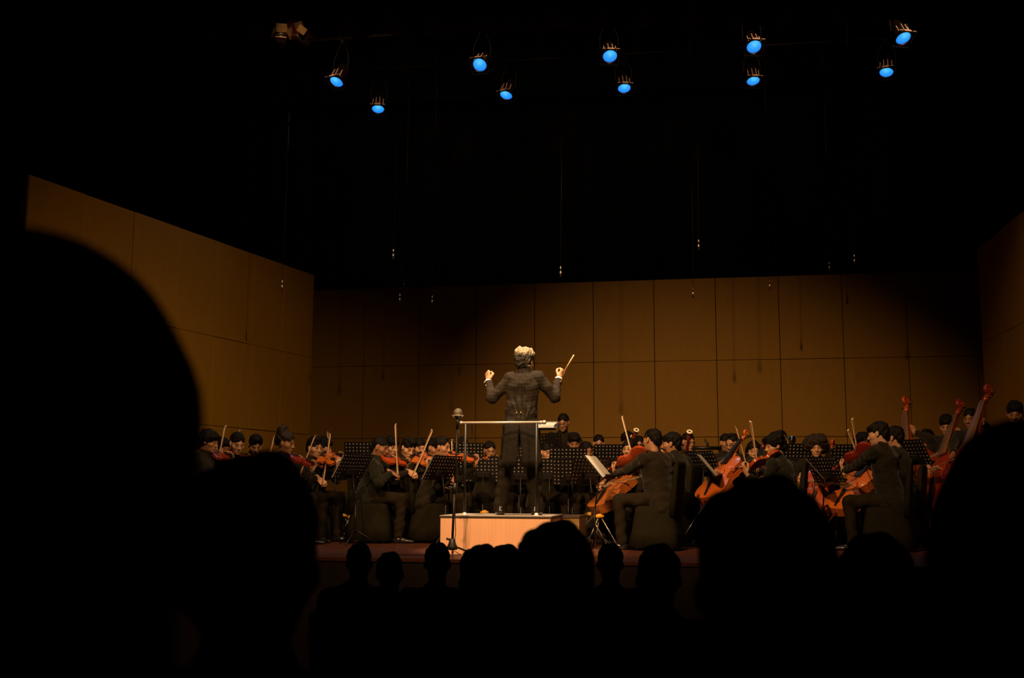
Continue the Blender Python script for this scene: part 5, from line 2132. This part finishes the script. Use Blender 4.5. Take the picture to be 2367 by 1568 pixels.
# ================================================================== WINDS AND PERCUSSION, MIDDLE
def Wn(fn, who, label, u, v, Y, phi, li, hphi=None, pitch=10, lean=0.05, **kw):
    P = Pose(u, v, Y, phi, hphi, pitch, 0, lean)
    fn(P, who, li, label=label, head=kw.pop('head', 'far'), h=0.0155, **kw)
    seat(P, who)
    return P


Wn(clarinetist, 'the wind player behind the rail', 'wind player with a bright forehead behind the rail post', 1069, 1031, 15.0, 4, 'black clarinet of the player behind the rail post', hair='short', skin='skin_fair')
Wn(flutist, 'the flutist with round glasses', 'flutist with round glasses left of the conductor', 1132, 1042, 14.7, 20, 'silver flute of the flutist with glasses', hphi=12, hair='short', skin='skin_tan', glasses=True, head='near')
Wn(clarinetist, 'the player seen between the conductor legs', 'wind player glimpsed between the legs of the conductor', 1204, 1040, 15.2, 0, 'oboe of the player behind the conductor', name='oboe', hair='short', skin='skin_tan')
Wn(flutist, 'the flutist right of the conductor', 'flutist peeking out at the right leg of the conductor', 1264, 1046, 14.6, 12, 'flute ending in a bright head joint right of the conductor', hphi=25, hair='short', skin='skin_fair', head='near')
Wn(clarinetist, 'the long haired woman', 'woman with long dark hair behind the dotted stand', 1275, 1034, 15.4, 0, 'clarinet of the long haired woman', hphi=-12, hair='long', skin='skin_tan', head='fem')
Wn(clarinetist, 'the oboist with dark fringe', 'oboist with a dark fringe below the standing percussionist', 1327, 1024, 14.9, 0, 'black oboe of the oboist with dark fringe', name='oboe', pitch=16, hair='round', skin='skin_brown')
Wn(clarinetist, 'the broad faced clarinettist', 'broad faced clarinettist with short hair left of the tilted score', 1356, 1043, 14.6, 0, 'black clarinet of the broad faced player', hphi=18, hair='short', skin='skin_brown', head='near')
Wn(clarinetist, 'the high sitting player', 'wind player with bright forehead sitting behind two stands', 1384, 1025, 16.0, -4, 'clarinet of the high sitting wind player', hair='short', skin='skin_fair')


def Bs(who, label, u, v, Y, phi, ring, li, **kw):
    P = Pose(u, v, Y, phi, kw.pop('hphi', None), kw.pop('pitch', 10), 0, 0.05)
    bassoonist(P, who, ring, li, label=label, head='far', h=0.0155, **kw)
    seat(P, who)


Bs('the left bassoonist', 'bassoonist with long fringe at the left of two bassoons', 1451, 1019, 15.6, -10, (1471, 995, 14.5), 'left bassoon with white ring above the heads', hair='bowl', skin='skin_fair')
Bs('the right bassoonist', 'bassoonist with glasses holding the dark red bassoon', 1591, 1022, 15.0, 14, (1594, 999, 13.95), 'dark red bassoon with white ring right of the violist', hphi=25, hair='short', skin='skin_tan', glasses=True)
Wn(clarinetist, 'the wind player behind the left bassoon', 'wind player with forehead visible behind the left bassoon', 1477, 1028, 15.9, -6, 'clarinet behind the left bassoon', hair='short', skin='skin_tan')
Wn(clarinetist, 'the player left of the right bassoonist', 'dim reddish face just left of the right bassoonist', 1567, 1030, 15.7, -10, 'clarinet left of the right bassoon', hair='round', skin='skin_brown')

# standing percussionist
Pp = Pose(1302, 977, 15.6, 6, -16, 18, 0, 0.02, sit=False)


def tie(root, base):
    m = MB()
    a = Pp.N + Pp.f * 0.085 - UP * 0.05
    rings = []
    for q, w in ((0, 0.016), (0.06, 0.014), (0.30, 0.024), (0.36, 0.030), (0.40, 0.002)):
        c = a - UP * q + Pp.f * (0.045 * min(1, q / 0.12))
        rings.append([c - Pp.r * w - base, c + Pp.r * w - base, c + Pp.r * w - base + Pp.f * 0.008, c - Pp.r * w - base + Pp.f * 0.008])
    m.loft(rings, smooth=False)
    m.build('necktie', 'tie_cloth', root)


person(Pp, 'standing percussionist in black with a tie and glasses, reading', 'short', skin='skin_tan', jacket='suit_black', glasses=True, head='near', extra=tie, h=0.0145,
       arms={'L': dict(w=Pp.H + Pp.f * 0.30 - Pp.r * 0.18 + UP * 0.22, pose='relaxed', hint=-Pp.r - UP), 'R': dict(w=Pp.H + Pp.f * 0.30 + Pp.r * 0.18 + UP * 0.22, pose='relaxed', hint=Pp.r - UP)})

# ================================================================== VIOLAS, CELLOS, BASSES, RIGHT
Pva = Pose(1507, 1018, 11.9, -110, -138, 6, 8, 0.05, twist=-34)
fiddler(Pva, 'the front violist', (1396, 1094, 1), (1471, 1090, 0.20), (1436.5, 961, 1), kind='viola', varnish='varnish_red', tail=(1497, 1042, 11.98), label='front violist on the right, seen from behind, coat over the chair',
        hair='short', skin='skin_tan', jacket='suit_brown', h=0.012, bulk=1.08, ilabel='large orange red viola of the front violist', blabel='long bow pointing up left of the front violist', thick=1.3)
seat(Pva, 'the front violist')
P = Pose(1551, 1026, 12.9, -120, -105, 4, 0, 0.05, twist=-26)
fiddler(P, 'the second violist', (1470, 1075, 1), (1476, 1085, 0.1), (1457, 1008, 1), kind='viola', varnish='varnish_red', label='violist in dark green black beside the front one, back turned', hair='round', skin='skin_tan', jacket='suit_green',
        ilabel='viola of the second violist behind the front one', blabel='shorter looking bow beside the long upright one')
seat(P, 'the second violist')
P = Pose(1455, 1038, 13.1, -40, -28, 6, 0, 0.02)
cellist(P, 'the cellist behind the front viola', (1383, 1180, 12.55), (1490, 1062, 1), kind='cello', varnish='varnish_brown', label='cellist with a wide face behind the front viola', hair='long', hmat='hair_black', skin='skin_fair', head='fem',
        ilabel='brown cello leaning in front of the front violist', blabel='bow of the cellist behind the front viola', zhint=Vector((-0.75, -0.62, 0.45)))
seat(P, 'the cellist behind the front viola')
P = Pose(1694, 1028, 13.0, -38, -42, 8, 0, 0.02)
cellist(P, 'the cellist with glasses', (1634, 1160, 12.3), (1733, 1012, 1), kind='cello', varnish='varnish_orange', label='cellist with glasses and tied back hair, facing left', hair='receding', skin='skin_tan', glasses=True,
        ilabel='shiny orange cello before the cellist with glasses', blabel='dark bow of the cellist with glasses', frog=(1726, 1078, 0.0), tip=(1701, 988, 1), zhint=Vector((-0.75, -0.55, 0.45)), lpos=1.02)
seat(P, 'the cellist with glasses')
P = Pose(1679, 1024, 15.0, 0, 10, 8, 0, 0.05)
clarinetist(P, 'the player behind the cellist with glasses', 'clarinet behind the cellist with glasses', label='hidden player right behind the cellist with glasses', hair='short', skin='skin_tan', head='far', h=0.0155)
seat(P, 'the player behind the cellist with glasses')
Pv3 = Pose(1790, 1031, 12.1, -108, -78, 10, 4, 0.05, twist=-24)
fiddler(Pv3, 'the bushy haired violist', (1696, 1092, -1), (1754, 1094, 0.1), (1736.5, 973, 1), kind='viola', varnish='varnish_red', tail=(1800, 1052, 12.1), label='violist with big bushy hair, in profile facing left', hair='mop', skin='skin_fair', jacket='suit_green', h=0.0125,
        ilabel='orange viola of the bushy haired violist', blabel='upright bow of the bushy haired violist', thick=1.3)
seat(Pv3, 'the bushy haired violist')
P = Pose(1743, 1043, 13.7, -30, -10, 8, 0, 0.03)
cellist(P, 'the woman beside the bushy haired violist', (1712, 1180, 13.1), (1772, 1030, 1), varnish='varnish_deep', label='woman with parted dark hair left of the bushy haired violist', hair='long', skin='skin_fair', head='fem',
        ilabel='dark cello of the woman beside the bushy haired violist')
seat(P, 'the woman beside the bushy haired violist')
# trumpet behind the bushy hair
P = Pose(1806, 1016, 15.3, 8, 10, 2, 0, 0.05)
bell = at(1831, 1017, 14.85)
d_ = (P.mouth - bell)
t, mw, Ln = along(P.mouth, bell, 'trumpet', [('lead_pipe', 'silver', [(0.0, 0.010), (0.06, 0.006), (0.75, 0.006)]), ('bell', 'silver', [(0.55, 0.009), (0.78, 0.014), (0.9, 0.024), (0.97, 0.042), (1.0, 0.058)])], 'silver trumpet bell behind the bushy haired violist', 'trumpet')
m = MB()
for q in (0.38, 0.46, 0.54):
    m.tube([(0, Ln * q, -0.07), (0, Ln * q, 0.06)], 0.011, 8)
m.build('valves', 'silver', t)
person(P, 'trumpeter hidden behind the bushy haired violist', 'short', head='far', h=0.0155, arms=two_hands(P, P.mouth, bell, 0.4, 0.5))
seat(P, 'the trumpeter')
P = Pose(1886, 1034, 13.5, -28, -10, 8, 0, 0.02)
cellist(P, 'the curly haired cellist', (1874, 1190, 13.0), (1927, 1032, 1), varnish='varnish_red', label='cellist with a huge mass of curly hair behind a stand', hair='curly', hmat='hair_brown', skin='skin_fair', head='fem',
        ilabel='red cello of the curly haired cellist', lpos=1.05)
seat(P, 'the curly haired cellist')
Pv4 = Pose(2029, 1004, 11.9, -112, -118, 10, 6, 0.05, twist=-34)
fiddler(Pv4, 'the violist in front of the basses', (1925, 1088, 1), (1991, 1075, 0.15), (1958, 994, 1), kind='viola', varnish='varnish_deep', tail=(2018, 1032, 11.95), label='violist at the right in front of the basses, seen from behind', hair='round', skin='skin_fair', jacket='suit_black', h=0.0125,
        ilabel='dark red viola of the violist before the basses', blabel='pale bow left of the violist before the basses', thick=1.3)
seat(Pv4, 'the violist in front of the basses')
P = Pose(2066, 1012, 12.9, -118, -130, 4, 0, 0.05, twist=-28)
fiddler(P, 'the violist behind the one before the basses', (1985, 1062, 1), (1984, 1062, 0.1), (1968, 968, 1), kind='viola', varnish='varnish_deep', label='back of a dark head next to the violist before the basses', hair='round', skin='skin_tan', jacket='suit_green',
        ilabel='viola of the violist with the back of head turned', blabel='dark upright bow behind the pale one')
seat(P, 'the violist behind the one before the basses')
P = Pose(1993, 1030, 13.6, -40, -40, 12, 0, 0.02)
cellist(P, 'the cellist hidden by the viola', (1932, 1185, 12.7), (2045, 1046, 1), varnish='varnish_orange', label='cellist almost hidden behind the viola before the basses', hair='mop', skin='skin_tan', head='far',
        ilabel='orange cello low in front of the violist before the basses', frog=(1948, 1095, -0.1), tip=(2040, 1130, 1), blabel='bow held level across the low orange cello', zhint=Vector((-0.7, -0.6, 0.5)))
seat(P, 'the cellist hidden by the viola')


def bassist(P, who, tail, scroll, **kw):
    return cellist(P, who, tail, scroll, kind='bass', **kw)


P = Pose(2142, 1015, 13.9, -48, -52, 8, 0, 0.02, sit=False)
P.H.z = 0.86
bassist(P, 'the first bassist', (2120, 1195, 13.35), (2108, 934, 1), varnish='varnish_red', label='double bass player behind the violists, left arm raised', hair='short', skin='skin_tan', head='far', ilabel='double bass with red scroll left of the other basses', zhint=Vector((-0.8, -0.5, 0.2)), lpos=1.17)
P = Pose(2188, 984, 13.6, -40, -30, 20, 0, 0.02, sit=False)
P.H.z = 0.90
bassist(P, 'the second bassist', (2163, 1190, 12.9), (2237, 945, 1), varnish='varnish_deep', label='second double bass player with dark hair looking down', hair='round', skin='skin_tan', head='far', ilabel='double bass with long lit fingerboard at the right', zhint=Vector((-0.9, -0.35, 0.25)), lpos=1.16)
P = Pose(2244, 968, 13.2, -40, -45, 10, 0, 0.02, sit=False)
P.H.z = 0.92
bassist(P, 'the third bassist', (2215, 1185, 12.2), (2303, 912, 1), varnish='varnish_deep', label='third double bass player behind the leaning neck', hair='short', skin='skin_brown', head='far', ilabel='rightmost double bass with red scroll leaning right', zhint=Vector((-0.9, -0.35, 0.25)), lpos=1.14)
P = Pose(2347, 956, 11.9, -45, -30, 16, 0, 0.02, sit=False)
person(P, 'dark haired player at the far right edge', 'round', head='far', skin='skin_tan')

# ================================================================== MUSIC STANDS
MS = music_stand
MS(817, 1078, 12.62, -124, 'left of the front left violinist', tilt=34, poff=0.04)
MS(776, 1082, 14.1, 180, 'behind the serious young violinist', tilt=20)
MS(838, 1050, 14.6, 180, 'far behind the front left violinist', tilt=20)
MS(1024, 1082, 12.85, -130, 'left of the tall microphone stand', tilt=34, poff=0.04)
MS(1076, 1052, 14.5, 180, 'behind the rail at the left', tilt=20)
MS(1052, 1078, 13.9, 180, 'below the violin of the receding hairline', tilt=20)
MS(1117, 1086, 13.9, 176, 'of the flutist with glasses', tilt=20)
MS(1203, 1090, 13.0, 184, 'seen between the legs of the conductor', tilt=20)
MS(1200, 1052, 14.5, 180, 'higher up between the legs of the conductor', tilt=20)
MS(1264, 1030, 14.9, 148, 'of the standing percussionist', tilt=16, paper=False)
MS(1270, 1090, 13.8, 178, 'of the flutist right of the conductor', tilt=20)
MS(1313, 1064, 14.1, 180, 'in front of the oboist', tilt=20)
MS(1323, 1092, 13.2, 176, 'front one of the pair left of the brown cello', tilt=22)
MS(1364, 1090, 12.9, 205, 'slanting one of the pair left of the brown cello', tilt=24)
MS(1414, 1055, 14.8, 180, 'under the high sitting wind player', tilt=20)
MS(1374, 1060, 15.0, 180, 'right of the oboist', tilt=20)
MS(1384, 1080, 11.95, 70, 'tilted towards the front violist', tilt=40, plabel='bright sheet music tilted towards the front violist')
MS(1636, 1077, 12.3, 74, 'with a pale page edge near the orange cello', tilt=40)
MS(1626, 1073, 12.8, 122, 'behind the page edge near the orange cello', tilt=28)
MS(1838, 1054, 14.3, 180, 'right of the bushy haired violist', tilt=20)
MS(1882, 1085, 12.6, 74, 'with a pale page edge before the curly haired cellist', tilt=40)
MS(1906, 1086, 12.9, 118, 'dim one before the curly haired cellist', tilt=28)
MS(1958, 1056, 14.3, 180, 'behind the viola before the basses', tilt=20)
MS(2104, 1046, 12.8, 120, 'in front of the first bassist', tilt=30)

# ================================================================== SMALL THINGS ON THE STAGE
peg_stand(1362, 1190, 12.9, 'yellow headed tripod left of the pair beside the front viola chair')
peg_stand(1386, 1194, 12.5, 'yellow headed tripod nearest the front violist')
peg_stand(1120, 1185, 13.4, 'yellow headed tripod behind the left part of the podium')
peg_stand(1292, 1196, 12.3, 'yellow headed tripod behind the right end of the podium')
peg_stand(793, 1193, 13.8, 'left one of two yellow headed tripods beside the left chair')
peg_stand(812, 1196, 13.5, 'right one of two yellow headed tripods beside the left chair')
fp = onz(1402, 1253, 0)
m = MB()
m.box((0, 0, 0.004), (0.32, 0.24, 0.006))
o = m.build('folded_page', 'paper')
o.location = (fp.x, fp.y, 0.001)
o.rotation_euler = (0, 0, 0.3)
tag(o, 'white page lying on the floor by the tripods', 'paper')
# slim pole right of the podium
pf = onz(1334, 1236, 0)
pt = thing('floor_pole', 'slim pale metal pole standing right of the podium', 'pole', pf)
ptop = at(1335, 1187, pf.y)
m = MB()
m.tube([(0, 0, 0.01), (0, 0, ptop.z)], 0.009, 8)
m.build('tube', 'steel_bar', pt)
m = MB()
m.lathe([(0.07, 0.0), (0.07, 0.01), (0.02, 0.02)], 14)
m.build('base', 'black_metal', pt)
# percussion frame behind the right bassoonist
pa, pb = at(1596, 1036, 15.9), at(1672, 1038, 15.9)
pr = thing('percussion_frame', 'black rail of a percussion frame behind the cellist with glasses', 'frame', (pa.x, pa.y, 0))
m = MB()
m.tube([(0, 0, pa.z), (pb.x - pa.x, 0, pa.z)], 0.028, 10)
m.build('rail_tube', 'black_metal', pr)
for x in (0.05, pb.x - pa.x - 0.05):
    m = MB()
    m.tube([(x, 0, 0), (x, 0, pa.z)], 0.02, 8)
    m.build('leg', 'black_metal', pr)
m = MB()
cx = at(1632, 1020, 15.9).x - pa.x
m.tube([(cx + 0.03, 0, pa.z), (cx + 0.02, 0, pa.z + 0.06), (cx - 0.02, 0, pa.z + 0.13)], [0.012, 0.02, 0.012], 8)
m.build('clamp', 'black_plastic', pr)

# ================================================================== THE AUDIENCE IN THE DARK
def theatre_seat(P, label):
    if 'tseat' not in SHARE:
        d = {}
        m = MB()
        m.box((0, 0.0, 0.42), (0.50, 0.46, 0.10))
        d['cushion'] = m.mesh('cushion', 'seat_fabric')
        m = MB()
        m.box((0, -0.27, 0.62), (0.50, 0.08, 0.52), Matrix.Rotation(R(10), 3, 'X'))
        d['backrest'] = m.mesh('backrest', 'seat_fabric')
        m = MB()
        m.box((0, -0.02, 0.19), (0.40, 0.30, 0.38))
        d['base'] = m.mesh('base', 'black_plastic')
        SHARE['tseat'] = d
    d = SHARE['tseat']
    o = Vector((P.H.x, P.H.y, P.z0)) + P.f * 0.02
    t = thing('theatre_seat', label, 'seat', frame(o, y=P.f, z=UP), 'seats of the audience')
    for k in d:
        link(k, d[k], t)


def spectator(u, vtop, Y, label, hair='short', scale=1.0, phi=180, lean=0.02, hmat='hair_dark'):
    c = at(u, vtop, Y)
    P = Pose(u, vtop, Y, phi, None, 2, 0, lean, True, 0.0, scale)
    P.head = c - UP * {'short': 0.133, 'round': 0.147, 'mop': 0.165, 'hood': 0.146}[hair] * scale
    P.HM.translation = P.head
    P.N = P.head - P.hu * 0.085 - UP * 0.075 - P.f * 0.035
    P.z0 = min(hall_z(Y), P.N.z - 1.0)
    P.H = Vector((P.N.x, P.N.y, P.N.z - 0.47)) - P.f * lean
    P.z0 = P.H.z - 0.53
    P.t = (P.N - P.H).normalized()
    sh = P.N - P.t * 0.065
    P.SL, P.SR = sh - P.r * 0.185, sh + P.r * 0.185
    person(P, label, hair, hmat=hmat, skin='skin_unlit', jacket='cloth_dark', trousers='cloth_dark', head='rough', h=0.02, group='dark silhouettes of the audience', legs=Y > 1.0)
    theatre_seat(P, 'dark theatre seat under the %s' % label)


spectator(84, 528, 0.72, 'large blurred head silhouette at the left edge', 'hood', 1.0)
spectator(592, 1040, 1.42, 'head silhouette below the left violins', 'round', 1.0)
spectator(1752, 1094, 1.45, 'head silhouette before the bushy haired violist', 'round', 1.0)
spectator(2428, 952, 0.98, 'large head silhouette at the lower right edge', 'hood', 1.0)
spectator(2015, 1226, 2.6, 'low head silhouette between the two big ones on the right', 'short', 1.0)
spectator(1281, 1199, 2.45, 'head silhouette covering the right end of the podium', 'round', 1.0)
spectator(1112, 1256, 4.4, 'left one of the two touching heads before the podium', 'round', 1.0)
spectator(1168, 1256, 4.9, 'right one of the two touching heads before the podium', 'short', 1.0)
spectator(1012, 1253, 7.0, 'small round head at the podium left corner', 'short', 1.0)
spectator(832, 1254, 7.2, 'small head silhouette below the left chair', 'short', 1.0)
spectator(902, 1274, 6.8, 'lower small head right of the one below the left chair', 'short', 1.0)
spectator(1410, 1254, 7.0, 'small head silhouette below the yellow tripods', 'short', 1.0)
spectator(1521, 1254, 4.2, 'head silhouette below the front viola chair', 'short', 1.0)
